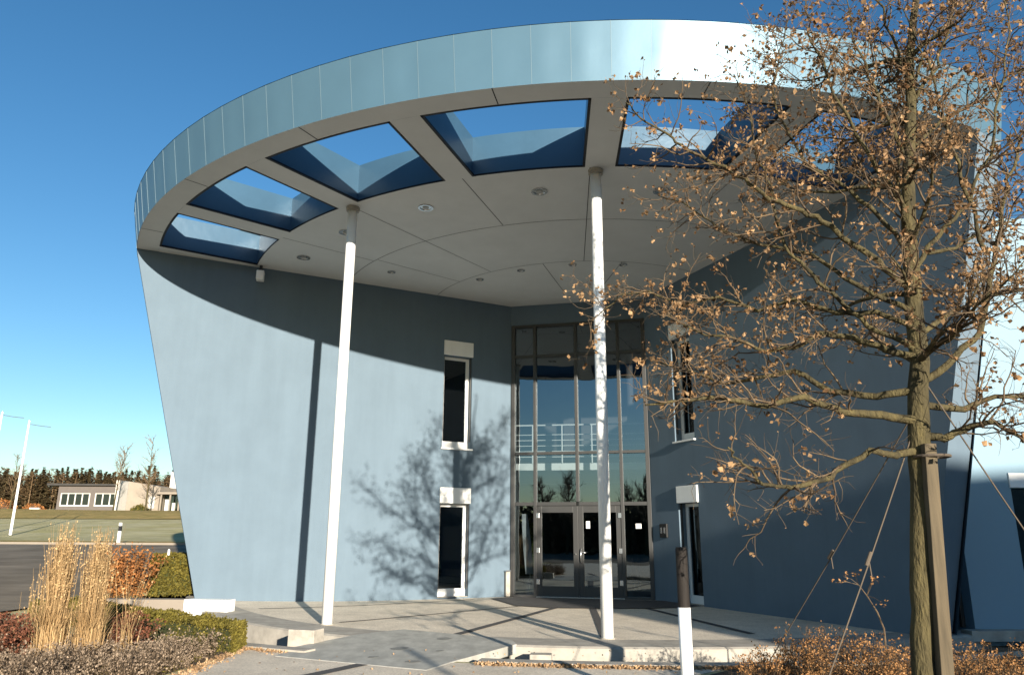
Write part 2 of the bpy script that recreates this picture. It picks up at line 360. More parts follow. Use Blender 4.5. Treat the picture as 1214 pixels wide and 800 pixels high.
# ------------------------------------------------------------------ the office building
B = thing('office_building', 'blue round office building with wide ring canopy and glass entrance between two splayed walls', 'building', (CX, CY, 0))
GA, GB = Vector((0, 20.666)), Vector((3.57, 19.81)); GD = (GB-GA).normalized(); GL = (GB-GA).length; GN = Vector((-GD.y, GD.x))  # GN points inside
def wallsheet(origin, d, length_at, holes, z0, z1, inward, thick, name, label=None):
    """slab with rectangular holes; length_at(z) is the far end; inward is the plan normal into the wall"""
    us = sorted({0.0}|{h[0] for h in holes}|{h[1] for h in holes}); m = MB()
    P = lambda u, z, b: (origin[0]+d[0]*u+inward[0]*b, origin[1]+d[1]*u+inward[1]*b, z)
    def sh(b):
        for i in range(len(us)-1):
            a, c = us[i], us[i+1]; zz = [z0]
            for h in sorted([h for h in holes if h[0] <= a and h[1] >= c], key=lambda h: h[2]): zz += [h[2], h[3]]
            zz.append(z1)
            for k in range(0, len(zz), 2):
                if zz[k+1]-zz[k] > .001: m.face([P(a,zz[k],b), P(c,zz[k],b), P(c,zz[k+1],b), P(a,zz[k+1],b)])
        a = us[-1]; m.face([P(a,z0,b), P(length_at(z0,b),z0,b), P(length_at(z1,b),z1,b), P(a,z1,b)])
    sh(0); sh(thick)
    for h in holes:
        for (q, r) in [((h[0],h[2]),(h[1],h[2])), ((h[1],h[2]),(h[1],h[3])), ((h[1],h[3]),(h[0],h[3])), ((h[0],h[3]),(h[0],h[2]))]:
            m.face([P(*q,0), P(*r,0), P(*r,thick), P(*q,thick)])
    m.face([P(0,z1,0), P(length_at(z1,0),z1,0), P(length_at(z1,thick),z1,thick), P(0,z1,thick)])
    return m, P
# left wall, from the inner corner outwards
dl = Vector((-1, -.51244)).normalized(); nl = Vector((-.456, .89)); nl = Vector((dl.y, -dl.x)); 
if nl.y < 0: nl = -nl
def len_l(z, b=0):
    o = GA+nl*b; return line_circle(o, dl, Rcone(z))
k = 1.1237
LH = [(1.08*k, 1.81*k, 3.73, 6.22), (1.08*k, 1.82*k, .03, 2.32)]
ml, PL = wallsheet(GA, dl, len_l, LH, -.35, ZS, nl, .35, 'wall')
ml.build('wall', M['plaster'], B)
# right wall
dr = Vector((1, -2.28)).normalized(); nr = Vector((-dr.y, dr.x));
if nr.x < 0: nr = -nr
def len_r(z, b=0):
    o = GB+nr*b; return line_circle(o, dr, Rcone(z))
u0 = (Vector((4.05, 18.716))-GB).length
RH = [(u0, u0+.78, 3.78, 6.36), (u0, u0+.78, .0, 2.3)]
mr_, PR = wallsheet(GB, dr, len_r, RH, -.35, ZS, nr, .62, 'wall')
# end face of the slab, following the cone
zs = [-.35+i*(ZS+.35)/12 for i in range(13)]
mr_.grid([[(*(GB+nr*b+dr*len_r(z, b)), z) for b in (0, .2, .4, .62)] for z in zs])
mr_.build('wall', M['plaster'], B)
# outer conical wall round the left and the back
mc = MB(); rows = []
for z in zs:
    p = GA+dl*len_l(z); a0 = angle_of(*p); rows.append([pt(Rcone(z), a0+(-240-a0)*i/72, z) for i in range(73)])
mc.grid(rows)
p1 = GB+nr*.62+dr*len_r(0, .62); q1 = pt(11.2, 120)
mc.face([(p1.x,p1.y,-.35), (q1[0],q1[1],-.35), (q1[0],q1[1],ZS), (GB+nr*.62+dr*len_r(ZS,.62)).to_tuple()+(ZS,)])
mc.build('outer_wall', M['plaster'], B, smooth=False, weld=True)
# wall above the glass
m = MB(); m.obox(GA, GD, -.2, GL+.2, -.02, .25, 7.27, ZS); m.build('lintel_wall', M['plaster'], B)

# ---- canopy
tw = lambda R: angle_of(*(GA+dl*line_circle(GA, dl, R)))
tr_ = lambda R: angle_of(*(GB+dr*line_circle(GB, dr, R)))
beams = [-50.2, -35.4, -19.2, -2.9, 12.7]; hw = .265
def be(tb, R, sgn): return tb+sgn*math.degrees(math.asin(hw/R))
Lb = [(tw(R_RING)+2.0, tw(R_DISC)+1.0)]+[(be(t, R_RING, 1), be(t, R_DISC, 1)) for t in beams]
Rb = [(be(t, R_RING, -1), be(t, R_DISC, -1)) for t in beams]+[(tr_(R_RING)-2.2, tr_(R_DISC)-1.2)]
T_END = tr_(R_RIM)+3.1
cz = MB(); cf = MB(); gap = MB()
def arcp(R, a, b, z, n=14): return [pt(R, a+(b-a)*i/n, z) for i in range(n+1)]
for (l, r) in zip(Lb, Rb):
    loop = arcp(R_RING, l[0], r[0], 0)+arcp(R_DISC, r[1], l[1], 0)
    for i in range(len(loop)):
        a, b = loop[i], loop[(i+1) % len(loop)]
        cf.face([(a[0],a[1],ZS+.03), (b[0],b[1],ZS+.03), (b[0],b[1],ZT), (a[0],a[1],ZT)])
    # dark shadow joint round the opening
    cx = sum(p[0] for p in loop)/len(loop); cy = sum(p[1] for p in loop)/len(loop)
    for i in range(len(loop)):
        a, b = Vector(loop[i][:2]), Vector(loop[(i+1) % len(loop)][:2]); e = (b-a).normalized(); n = Vector((-e.y, e.x))
        if n.dot(Vector((cx, cy))-a) < 0: n = -n
        inn = .012 if Vector((*((a+b)/2),)).length and abs(hypot((a.x+b.x)/2-CX, (a.y+b.y)/2-CY)-R_DISC) < .03 else .045
        gap.hexa([(*a,ZS-.004), (*b,ZS-.004), (*(b+n*inn),ZS-.004), (*(a+n*inn),ZS-.004)], [(*a,ZS+.03), (*b,ZS+.03), (*(b+n*inn),ZS+.03), (*(a+n*inn),ZS+.03)])
cf.build('coffer_lining', M['coffer'], B)
gap.build('opening_trim', M['black'], B)
def flat(mb, z):
    # ring
    n = 96; a0, a1 = tw(R_RIM), T_END
    ring_in = R_RING
    for i in range(n):
        a, b = a0+(a1-a0)*i/n, a0+(a1-a0)*(i+1)/n
        mb.face([pt(ring_in,a,z), pt(ring_in,b,z), pt(R_RIM-.004,b,z), pt(R_RIM-.004,a,z)])
    # beams
    for j, tb in enumerate(beams):
        l, r = Rb[j], Lb[j+1]; mb.face([pt(R_DISC,l[1],z), pt(R_DISC,r[1],z), pt(R_RING,r[0],z), pt(R_RING,l[0],z)])
    # strips along both walls
    mb.face([pt(R_DISC,tw(R_DISC),z), pt(R_DISC,Lb[0][1],z), pt(R_RING,Lb[0][0],z), pt(R_RING,tw(R_RING),z)])
    mb.face([pt(R_DISC,Rb[-1][1],z), pt(R_DISC,tr_(R_DISC),z), pt(R_RING,tr_(R_RING),z), pt(R_RING,Rb[-1][0],z)])
    mb.face([pt(R_DISC,tr_(R_DISC),z), pt(R_DISC,T_END,z), pt(R_RING,T_END,z), pt(R_RING,tr_(R_RING),z)])
sf = MB(); flat(sf, ZS); sf.build('canopy_ring', M['soffit'], B)
st = MB(); flat(st, ZT); st.build('canopy_top', M['zinc'], B)
sd = MB(); sd.face([(*GA,ZS), (*GB,ZS)]+[(*(GB+dr*line_circle(GB,dr,R_DISC)),ZS)]+[pt(R_DISC,a,ZS) for a in [tr_(R_DISC)+(tw(R_DISC)-tr_(R_DISC))*i/60 for i in range(61)]][1:-1]+[(*(GA+dl*line_circle(GA,dl,R_DISC)),ZS)])
sd.build('soffit', M['soffit'], B)
# roof
rf = MB(); c = (CX, CY, ZT); prev = None
def rr(a):
    if a < tw(R_DISC)-.5 or a > 120: return 11.6
    if a <= T_END: return R_DISC
    P = Vector((CX, CY)); d = Vector((sin(radians(a)), -cos(radians(a)))); A_ = p1; E_ = Vector(q1[:2])-p1
    den = d.x*E_.y-d.y*E_.x; t = ((A_-P).x*E_.y-(A_-P).y*E_.x)/den; return min(11.3, t)
for i in range(-240, 121, 3):
    q = pt(rr(i), i, ZT)
    if prev: rf.face([c, prev, q])
    prev = q
rf.build('roof', M['roofdark'], B)
# fascia: one metal panel every 2.8 degrees, each very slightly dished
fa = MB(); se = MB(); rnd = random.Random(5)
edges = [-.1+2.8*k for k in range(-85, 11) if -.1+2.8*k < T_END]+[T_END]
for a, b in zip(edges, edges[1:]):
    vis = a > -100; n = 6 if vis else 2; q = rnd.uniform(-1, 1); q2 = rnd.uniform(-1, 1); rows = []
    for j in range(5):
        s = j/4; R = R_RIM+(R_TOP-R_RIM)*s; z = ZS-.012+(ZP-ZS+.012)*s; row = []
        for i in range(n+1):
            w = i/n; d = (sin(pi*w)*sin(pi*s)*.010*q+sin(2*pi*w)*sin(pi*s)*.007*q2) if vis else 0
            row.append(pt(R+d, a+(b-a)*w, z))
        rows.append(row)
    fa.grid(rows)
    if vis:
        ra, rb = R_RIM, R_TOP; h = .013; se = MB()
        se.hexa([pt(ra,a-h,ZS-.01), pt(ra,a+h,ZS-.01), pt(ra+.004,a+h,ZS-.01), pt(ra+.004,a-h,ZS-.01)], [pt(rb,a-h,ZP), pt(rb,a+h,ZP), pt(rb+.004,a+h,ZP), pt(rb+.004,a-h,ZP)]); se.build('fascia_seam', M['seam'], B)
for i in range(len(edges)-1):
    a, b = edges[i], edges[i+1]
    fa.face([pt(R_TOP+.01,a,ZP+.005), pt(R_TOP+.01,b,ZP+.005), pt(R_RING,b,ZP-.05), pt(R_RING,a,ZP-.05)])
    fa.face([pt(R_RING,a,ZP-.05), pt(R_RING,b,ZP-.05), pt(R_RING,b,ZT-.3), pt(R_RING,a,ZT-.3)])
# end cap
fa.face([pt(R_RIM,T_END,ZS-.01), pt(R_TOP,T_END,ZP), pt(R_RING,T_END,ZP-.05), pt(R_RING,T_END,ZS-.01)])
fa.build('fascia', M['zinc'], B, smooth=True)
# panel joints in the soffit
jt = MB()
def jarc(R, a, b, w=.007, z=ZS-.003):
    n = max(6, int(abs(b-a)/2)); jt.grid([[pt(R+s*w, a+(b-a)*i/n, z) for i in range(n+1)] for s in (-1, 1)])
def jrad(t, Ra, Rb_, w=.007, z=ZS-.003):
    jt.face([pt(Ra,t-math.degrees(w/Ra),z), pt(Ra,t+math.degrees(w/Ra),z), pt(Rb_,t+math.degrees(w/Rb_),z), pt(Rb_,t-math.degrees(w/Rb_),z)])
jarc(6.83, tw(6.83)+.3, tr_(6.83)-.3); jarc(4.38, tw(4.38)+.6, tr_(4.38)-1.2)
for t in (-51, -18.8, 13.2): jrad(t, 6.85, 9.1)
for t in (-35.3, -4): jrad(t, 4.4, 9.1)
jrad(-50, 4.4, 6.8); jrad(-17, 2.2, 4.36); jrad(8, 2.6, 4.36)
for t in (-58, -43.3, -27.7, -11.4, 4.1, 19): jrad(t, R_RING+.01, R_RIM-.01, .009)
jt.build('soffit_joint', M['black'], B)
# downlights
for (R, t) in [(8.28,-56.9),(8.26,-42.8),(8.25,-27),(8.24,-10.5),(8.2,5.6),(8.2,18),(6.14,-54.7),(4.14,-43.2),(4.12,-25.8),(4.17,-7.7),(4.2,9)]:
    x, y, z = pt(R, t, ZS); big = R > 7
    m = MB(); r = .155 if big else .10; n = 20
    for (ra, rb, za, zb) in ((r, r, z-.004, z-.02), (r, r*.72, z-.02, z-.02), (r*.72, r*.66, z-.02, z-.006), (r*.66, .001, z-.006, z-.006)):
        m.grid([[(x+q*cos(2*pi*i/n), y+q*sin(2*pi*i/n), w) for i in range(n+1)] for q, w in ((ra, za), (rb, zb))])
    o = m.build('downlight', M['steel'], B)
    m = MB(); m.cyl((x, y), r*.42, z-.018, z-.007, 14); m.build('bulb', M['lamp'], o)
# columns
for t in (-35.4, -3.35):
    x, y, _ = pt(8.98, t); m = MB(); zb = plat(x, y)
    m.cyl((x, y), .095, zb, 7.78, 28); o = m.build('column', M['white'], B, smooth=False)
    o.data.polygons.foreach_set('use_smooth', [len(p.vertices) == 4 for p in o.data.polygons])
    m = MB(); m.cyl((x, y), .13, 7.77, ZS-.006, 28, r1=.135); m.build('column_head', M['kerb'], o)
    m = MB(); m.cyl((x, y), .115, zb+.002, zb+.018, 28); m.build('base_ring', M['kerb'], o)

# ---- slit windows in both walls
def window(Pf, h, thick, fr_side, sill, lab=None):
    u0, u1, z0, z1 = h; fz = 0.2
    def bx(mb, a, b, c, d, e, f):  # u a..b, depth c..d, z e..f
        mb.hexa([Pf(a,e,c), Pf(b,e,c), Pf(b,e,d), Pf(a,e,d)], [Pf(a,f,c), Pf(b,f,c), Pf(b,f,d), Pf(a,f,d)])
    f = MB(); w = .095
    bx(f, u0+.004, u0+w, fz, fz+.07, z0+.004, z1-.004); bx(f, u1-w, u1-.004, fz, fz+.07, z0+.004, z1-.004)
    bx(f, u0+w, u1-w, fz+.001, fz+.069, z1-.08, z1-.004); bx(f, u0+w, u1-w, fz+.001, fz+.069, z0+.004, z0+.2)
    W = f.build('window', M['frame'], B, bevel=.004, label=lab)
    g_ = MB(); bx(g_, u0+w-.01, u1-w+.01, fz+.03, fz+.036, z0+.19, z1-.07); g_.build('pane', M['glassdark'], W)
    s = MB(); bx(s, u0-.015, u1+.015, -.045, .12, z1+.002, z1+.40); s.build('shutter_box', M['white'], W, bevel=.01)
    r_ = MB(); bx(r_, u0+.003, u0+.03, .05, .09, z0+.2, z1); bx(r_, u1-.03, u1-.003, .05, .09, z0+.2, z1); r_.build('guide_rail', M['grey'], W)
    if sill: s = MB(); bx(s, u0-.04, u1+.04, -.06, .2, z0-.035, z0+.003); s.build('sill', M['white'], W, bevel=.004)
    else: s = MB(); bx(s, u0+.003, u1-.003, .02, .2, z0-.01, z0+.015); s.build('sill', M['kerb'], W)
for h, s in zip(LH, (True, False)): window(PL, h, .35, 1, s)
for h, s in zip(RH, (True, False)): window(PR, h, .62, 1, s)

# ---- glass front
def gp(u, b, z): p = GA+GD*u+GN*b; return (p.x, p.y, z)
def gb(mb, u0, u1, b0, b1, z0, z1):
    mb.hexa([gp(u0,b0,z0), gp(u1,b0,z0), gp(u1,b1,z0), gp(u0,b1,z0)], [gp(u0,b0,z1), gp(u1,b0,z1), gp(u1,b1,z1), gp(u0,b1,z1)])
MU = [.05, .66, 1.80, 2.96, 3.645]; TR = [(6.33, 6.40), (3.64, 3.71), (2.30, 2.39)]
for i, u in enumerate(MU):
    m = MB(); w = .04 if 0 < i < 4 else .05
    if i == 2: gb(m, u-w, u+w, -.06, .12, 2.395, 7.27)
    else: gb(m, u-w, u+w, -.06, .12, 0, 7.27)
    m.build('mullion', M['grey'], B, bevel=.004)
for (z0, z1) in TR+[(7.2, 7.268)]:
    m = MB()
    for a, b in zip(MU, MU[1:]): gb(m, a+.041, b-.041, -.045, .11, z0, z1)
    m.build('transom', M['grey'], B)
for q_ in (0, 3): m = MB(); gb(m, MU[q_], MU[q_+1], -.04, .1, .0, .06); m.build('threshold', M['grey'], B)
zz = [.06, 2.30, 3.64, 6.33, 7.2]
zc = [2.39, 3.71, 6.40]
for i in range(4):
    for j, (z0, z1) in enumerate([(.06, 2.30), (2.39, 3.64), (3.71, 6.33), (6.40, 7.2)]):
        if j == 0 and i in (1, 2): continue
        a, b = MU[i]+.035, MU[i+1]-.035
        m = MB(); m.face([gp(a,.03,z0), gp(b,.03,z0), gp(b,.03,z1), gp(a,.03,z1)]); m.build('glass_pane', M['glass'], B)
# double door
for k, (a, b) in enumerate([(.705, 1.797), (1.803, 2.915)]):
    f = MB(); w = .13
    gb(f, a, a+w, -.03, .05, .02, 2.29); gb(f, b-w, b, -.03, .05, .02, 2.29)
    gb(f, a+w, b-w, -.029, .049, 2.12, 2.29); gb(f, a+w, b-w, -.029, .049, .02, .28)
    D = f.build('door_leaf', M['grey'], B, bevel=.004)
    m = MB(); m.face([gp(a+w-.01,.01,.27), gp(b-w+.01,.01,.27), gp(b-w+.01,.01,2.13), gp(a+w-.01,.01,2.13)]); m.build('door_pane', M['glass'], D)
    hx = a+.03 if k == 0 else b-.03
    for z in (.32, 1.10, 1.98): m = MB(); gb(m, hx-.045, hx+.045, -.06, -.028, z, z+.13); m.build('hinge', M['steel'], D, bevel=.006)
    m = MB(); hx = b-.06 if k == 0 else a+.07
    if k == 0: m.tube([gp(hx,.0,1.08), gp(hx,-.08,1.08), gp(hx-.02,-.09,1.08)], .012, 8)
    else: m.tube([gp(hx,-.03,1.22), gp(hx,-.09,1.2), gp(hx-.01,-.1,1.05), gp(hx,-.09,.88), gp(hx,-.03,.86)], .014, 8); m.tube([gp(hx,-.03,1.12), gp(hx,-.08,1.12), gp(hx+.13,-.08,1.12)], .012, 8)
    m.build('handle', M['steel'], D, smooth=True)
    if k == 1:
        m = MB(); gb(m, a+.2, a+.3, .004, .008, 1.72, 1.9); m.build('sticker', M['sign'], D)
m = MB(); gb(m, 3.28, 3.42, .022, .027, 1.72, 1.84); m.build('sticker', M['sign'], B)
m = MB(); gb(m, .70, 2.95, -.1, .0, .004, .03); m.build('door_threshold', M['steel'], B)
# intercom on the right wall
m = MB(); ui = .55
m.hexa([PR(.42,1.5,-.05), PR(.72,1.5,-.05), PR(.72,1.5,0), PR(.42,1.5,0)], [PR(.42,1.83,-.05), PR(.72,1.83,-.05), PR(.72,1.83,0), PR(.42,1.83,0)])
I = m.build('intercom', M['panel'], B, bevel=.01)
m = MB()
for (a, b, z0, z1) in ((.47,.53,1.6,1.74), (.6,.66,1.6,1.74)): m.hexa([PR(a,z0,-.056), PR(b,z0,-.056), PR(b,z0,-.05), PR(a,z0,-.05)], [PR(a,z1,-.056), PR(b,z1,-.056), PR(b,z1,-.05), PR(a,z1,-.05)])
m.build('button', M['steel'], I)
# security camera under the strip by the left wall
sx, sy, _ = at(309, 323, 17.35)
m = MB(); m.cyl((sx, sy), .035, 7.74, ZS-.003, 12); m.cyl((sx, sy), .06, 7.7, 7.75, 16); Q = m.build('security_camera', M['grey'], B)
m = MB(); m.obox((sx, sy), (.25, -.97), -.12, .12, -.09, .09, 7.47, 7.70); m.build('housing', M['white'], Q, bevel=.02)
# interior: floor, gallery with railing, back walls
m = MB(); m.face([pt(9.2, a, .03) for a in range(-180, 180, 10)]); 
def inside(x, y, mrg=.5): return True
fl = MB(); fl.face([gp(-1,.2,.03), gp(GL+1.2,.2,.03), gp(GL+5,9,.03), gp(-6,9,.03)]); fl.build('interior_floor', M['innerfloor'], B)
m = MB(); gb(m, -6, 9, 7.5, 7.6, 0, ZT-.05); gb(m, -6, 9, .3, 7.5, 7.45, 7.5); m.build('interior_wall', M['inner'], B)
m = MB(); m.hexa([gp(-3.2,1.35,3.36), gp(2.6,1.75,3.36), gp(4.6,1.75,3.36), gp(5.5,7.4,3.36), gp(-6,7.4,3.36)], [gp(-3.2,1.35,3.56), gp(2.6,1.75,3.56), gp(4.6,1.75,3.56), gp(5.5,7.4,3.56), gp(-6,7.4,3.56)])
GAL = m.build('gallery', M['white'], B)
rl = MB()
e0, e1 = Vector(gp(-.6,1.5,3.56)), Vector(gp(3.7,1.79,3.56))
for i in range(6):
    p = e0.lerp(e1, i/5); rl.tube([p, p+Vector((0,0,1.1))], .022, 8)
for i, z in enumerate((.18,.34,.5,.66,.82,1.1)):
    rl.tube([e0+Vector((0,0,z)), e1+Vector((0,0,z))], .012 if z < 1 else .024, 6)
rl.build('railing', M['white'], GAL)
for u in (1.35, 3.0):
    m = MB(); p = gp(u, 3.2, 0); m.cyl(p, .11, .03, 7.45, 20); m.build('interior_column', M['inner'], B)
# things standing inside the left sidelight and outside beside it
T = thing('potted_plant', 'tall green potted plant behind the narrow left sidelight of the entrance', 'plant', gp(.36,.75,.03))
m = MB(); p = gp(.36,.75,0); m.cyl(p, .13, .03, .4, 20, r1=.17); m.build('pot', M['vase'], T)
m = MB(); rnd = random.Random(3)
for i in range(16):
    a = rnd.uniform(0, 2*pi); h = rnd.uniform(.9, 2.0); q = Vector((p[0], p[1], .4)); pts = [q+Vector((cos(a)*.22*s*s, sin(a)*.22*s*s, h*s*.9)) for s in (0,.35,.7,1)]
    m.tube(pts, [.008,.006,.005,.003], 4)
    for s in range(9): random.seed(i*31+s); m.leaf(pts[1].lerp(pts[3], s/8), .14)
m.build('foliage', M['greenery'], T)
T = thing('banner', 'pale curved banner stand leaning behind the left sidelight of the entrance', 'banner', gp(.36,.4,.03))
m = MB(); rows = []
for i in range(9):
    s = i/8; z = .55+1.55*s; c_ = .42-.14*s; w = .10-.03*s+.02*sin(pi*s); rows.append([gp(c_-w,.36,z), gp(c_+w,.38,z)])
m.grid(rows); m.grid([[(x+.01, y+.02, z) for x, y, z in r] for r in rows]); m.build('cloth', M['curtain'], T); m = MB(); m.cyl(gp(.42,.4,0), .012, .03, .6, 8); m.cyl(gp(.42,.4,0), .14, .031, .05, 16); m.build('stand', M['steel'], T)
T = thing('ash_bin', 'slim grey metal ash bin on the wall corner left of the glass entrance', 'bin', PL(.14, .3, -.08))
m = MB(); m.hexa([PL(.08,.02,-.13), PL(.08,.02,-.03), PL(.2,.02,-.03), PL(.2,.02,-.13)], [PL(.08,.62,-.13), PL(.08,.62,-.03), PL(.2,.62,-.03), PL(.2,.62,-.13)]); m.build('body', M['concrete'], T, bevel=.01)
m = MB(); m.hexa([PL(.07,.63,-.14), PL(.07,.63,-.02), PL(.21,.63,-.02), PL(.21,.63,-.14)], [PL(.07,.66,-.14), PL(.07,.66,-.02), PL(.21,.66,-.02), PL(.21,.66,-.14)]); m.build('lid', M['steel'], T)

# ------------------------------------------------------------------ neighbouring wing on the right
Wg = thing('side_wing', 'pale blue rendered flat roofed block to the right behind the tree', 'building', (11, 17, 0))
wx, wy = 7.72, 13.35; wd = Vector((1, .03)).normalized(); wn = Vector((-wd.y, wd.x))
us = [0, .98, 1.75, 12]
def WP(u, b, z): p = Vector((wx, wy))+wd*u+wn*b; return (p.x, p.y, z)
m = MB()
for (a, b, z0, z1) in [(0,.98,-.2,7.3), (.98,1.75,-.2,.08), (.98,1.75,2.36,7.3), (1.75,12,-.2,7.3)]:
    m.face([WP(a,0,z0), WP(b,0,z0), WP(b,0,z1), WP(a,0,z1)])
for (q, r) in [((.98,.08),(1.75,.08)), ((1.75,.08),(1.75,2.36)), ((1.75,2.36),(.98,2.36)), ((.98,2.36),(.98,.08))]:
    m.face([WP(q[0],0,q[1]), WP(r[0],0,r[1]), WP(r[0],.3,r[1]), WP(q[0],.3,q[1])])
m.face([WP(12,0,-.2), WP(12,9,-.2), WP(12,9,7.3), WP(12,0,7.3)]); m.face([WP(0,9,-.2), WP(0,0,-.2), WP(0,0,7.3), WP(0,9,7.3)])
m.face([WP(0,9,-.2), WP(12,9,-.2), WP(12,9,7.3), WP(0,9,7.3)])
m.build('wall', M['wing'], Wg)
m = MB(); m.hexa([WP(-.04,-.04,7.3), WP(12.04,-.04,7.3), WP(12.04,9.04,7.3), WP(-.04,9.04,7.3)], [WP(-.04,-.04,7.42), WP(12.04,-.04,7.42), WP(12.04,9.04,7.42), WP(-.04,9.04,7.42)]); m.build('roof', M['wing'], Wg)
m = MB(); m.hexa([WP(-.25,-.3,-.1), WP(12,-.3,-.1), WP(12,-.005,-.1), WP(-.25,-.005,-.1)], [WP(-.25,-.3,.06), WP(12,-.3,.06), WP(12,-.005,.06), WP(-.25,-.005,.06)]); m.build('plinth', M['kerb'], Wg)
def wbox(mb, a, b, c, d, e, f): mb.hexa([WP(a,c,e), WP(b,c,e), WP(b,d,e), WP(a,d,e)], [WP(a,c,f), WP(b,c,f), WP(b,d,f), WP(a,d,f)])
m = MB(); wbox(m, 1.35,1.45,.15,.22,.08,2.36); wbox(m, 1.65,1.745,.15,.22,.08,2.36); wbox(m, .985,1.06,.15,.22,.08,2.36); WW = m.build('window', M['frame'], Wg)
m = MB(); wbox(m, 1.06,1.65,.18,.185,.08,2.36); m.build('pane', M['glassdark'], WW)
m = MB(); wbox(m, .96,1.77,-.03,.1,2.37,2.62); m.build('shutter_box', M['frame'], WW)
m = MB(); wbox(m, .3,11.9,.6,.7,-.1,7.2); m.build('interior_wall', M['inner'], Wg)
# glazed link between slab and wing: tall narrow frame on the wing's side
m = MB(); 
for (b0, b1) in ((.25,.32), (.9,.97), (1.6,1.67)): m.hexa([WP(-.06,b0,.06), WP(0,b0,.06), WP(0,b1,.06), WP(-.06,b1,.06)], [WP(-.06,b0,2.4), WP(0,b0,2.4), WP(0,b1,2.4), WP(-.06,b1,2.4)])
Z = m.build('window', M['grey'], Wg); m = MB(); m.face([WP(-.03,.97,.2), WP(-.03,1.6,.2), WP(-.03,1.6,2.3), WP(-.03,.97,2.3)]); m.build('pane', M['black'], Z)

# ------------------------------------------------------------------ low wall and stone blocks at the moat
T = None
a0 = -69.2
m = MB(); m.hexa([pt(9.9,a0,-.45), pt(11.9,a0-.2,-.45), pt(11.9,a0-1.6,-.45), pt(9.9,a0-1.8,-.45)], [pt(9.9,a0,.17), pt(11.9,a0-.2,.17), pt(11.9,a0-1.6,.17), pt(9.9,a0-1.8,.17)])
pa = Vector(at(268,731,15.6)); 
# the white face stands across the end of the moat, the cream wall runs on to the left
m = MB(); A0 = Vector((-5.42, 15.3)); A1 = Vector((-6.32, 15.42)); A2 = Vector((-8.6, 15.42))
def wseg(mb, p, q, th, z0, z1): d = (q-p).normalized(); mb.obox(p, d, 0, (q-p).length, 0, -th, z0, z1)
wseg(m, A0, A1, .3, -.45, .30)
T = tag(m.build('low_wall', M['white'], bevel=.01), 'short bright white wall closing the left end of the moat', 'wall')
m = MB(); wseg(m, A1+Vector((-.005,.0)), A2, .3, -.3, .297); T = tag(m.build('garden_wall', M['hconc'], bevel=.01), 'low cream garden wall running left behind the clipped hedge', 'wall')
def block(c, rot, sx_, sy_, z0, z1, lab):
    m = MB(); d = (cos(rot), sin(rot)); m.obox(c, d, -sx_/2, sx_/2, -sy_/2, sy_/2, z0, z1); o = m.build('stone_block', M['concrete'], bevel=.012)
    tag(o, lab, 'stone block', 'stone blocks in the moat')
    return o
block((-2.98, 11.75), radians(-15), .42, .3, -.3, .19, 'square pale stone block at the moat left of the walkway')
block((.42, 11.15), radians(-6), .30, .22, -.42, -.05, 'small stone block inside the moat right of the walkway')

# ------------------------------------------------------------------ marker post, flagpoles, roadside posts
T = thing('marker_post', 'upright round post, white below and dark brown wood above, standing in front of the entrance', 'post', (1.62, 7.3, 0))
bx_, by_ = at(811, 720, 7.3)[:2]
m = MB(); m.cyl((bx_, by_), .057, 0, .885, 28); o = m.build('white_sleeve', M['white'], T); o.data.polygons.foreach_set('use_smooth', [len(p.vertices) == 4 for p in o.data.polygons])
m = MB(); m.tube([(bx_,by_,.886), (bx_,by_,1.395), (bx_,by_,1.415)], [.054,.054,.047], 28); o = m.build('wooden_post', M['darkwood'], T)
def flagpole(x, y, h, lab, hide=False):
    T = thing('flagpole', lab, 'flagpole', (x, y, terr(x, y)), 'white flagpoles beyond the road'); z = terr(x, y)
    m = MB(); m.tube([(x,y,z), (x,y,z+h)], [.085,.05], 16); m.build('pole', M['white'], T)
    m = MB(); m.tube([(x,y,z+h-.12), (x+.8,y,z+h-.25), (x+1.5,y,z+h-.32)], .018, 6); m.build('arm', M['steel'], T)
    m = MB(); m.cyl((x,y), .07, z+h, z+h+.08, 12); m.build('cap', M['steel'], T)
    m = MB(); m.cyl((x,y), .14, z, z+.06, 16); m.build('base', M['grey'], T)
flagpole(-32.05, 50, 7.3, 'tall white flagpole with thin arm, standing free on the lawn at left')
flagpole(-33.95, 50, 7.9, 'white flagpole cut by the left edge of the photo')
def refl(x, y, h, lab, cap=True):
    z = terr(x, y)+.03; T = thing('road_post', lab, 'road post', (x, y, z), 'slim road posts')
    m = MB(); m.box(x-.06, x+.06, y-.05, y+.05, z, z+h*.62); m.build('body', M['white'], T)
    m = MB(); m.box(x-.061, x+.061, y-.051, y+.051, z+h*.62, z+h*.86); m.build('black_band', M['black'], T)
    m = MB(); m.box(x-.058, x+.058, y-.048, y+.048, z+h*.86, z+h); m.build('top', M['white'], T)
x_, y_ = at(140, 645, 36.8)[:2]; refl(x_, y_, 1.0, 'black and white road post on the verge in front of the far house')
for (px, pyb, pyt, Y, lab) in ((196,690,652,19.5,'thin white post behind the golden shrub, nearer the road'), (202,700,661,18.6,'thin white post in front of the golden shrub beside the building')):
    p, q = at(px, pyb, Y), at(px, pyt, Y); m = MB(); m.tube([(p.x, p.y, terr(p.x,p.y)-.05), (p.x, p.y, q.z)], .028, 10)
    T = thing('garden_post', lab, 'post', (p.x, p.y, terr(p.x,p.y)), 'thin white garden posts'); m.build('pole', M['white'], T)
    m = MB(); m.tube([(p.x,p.y,q.z), (p.x,p.y,q.z+.03)], [.03,.012], 10); m.build('cap', M['white'], T)

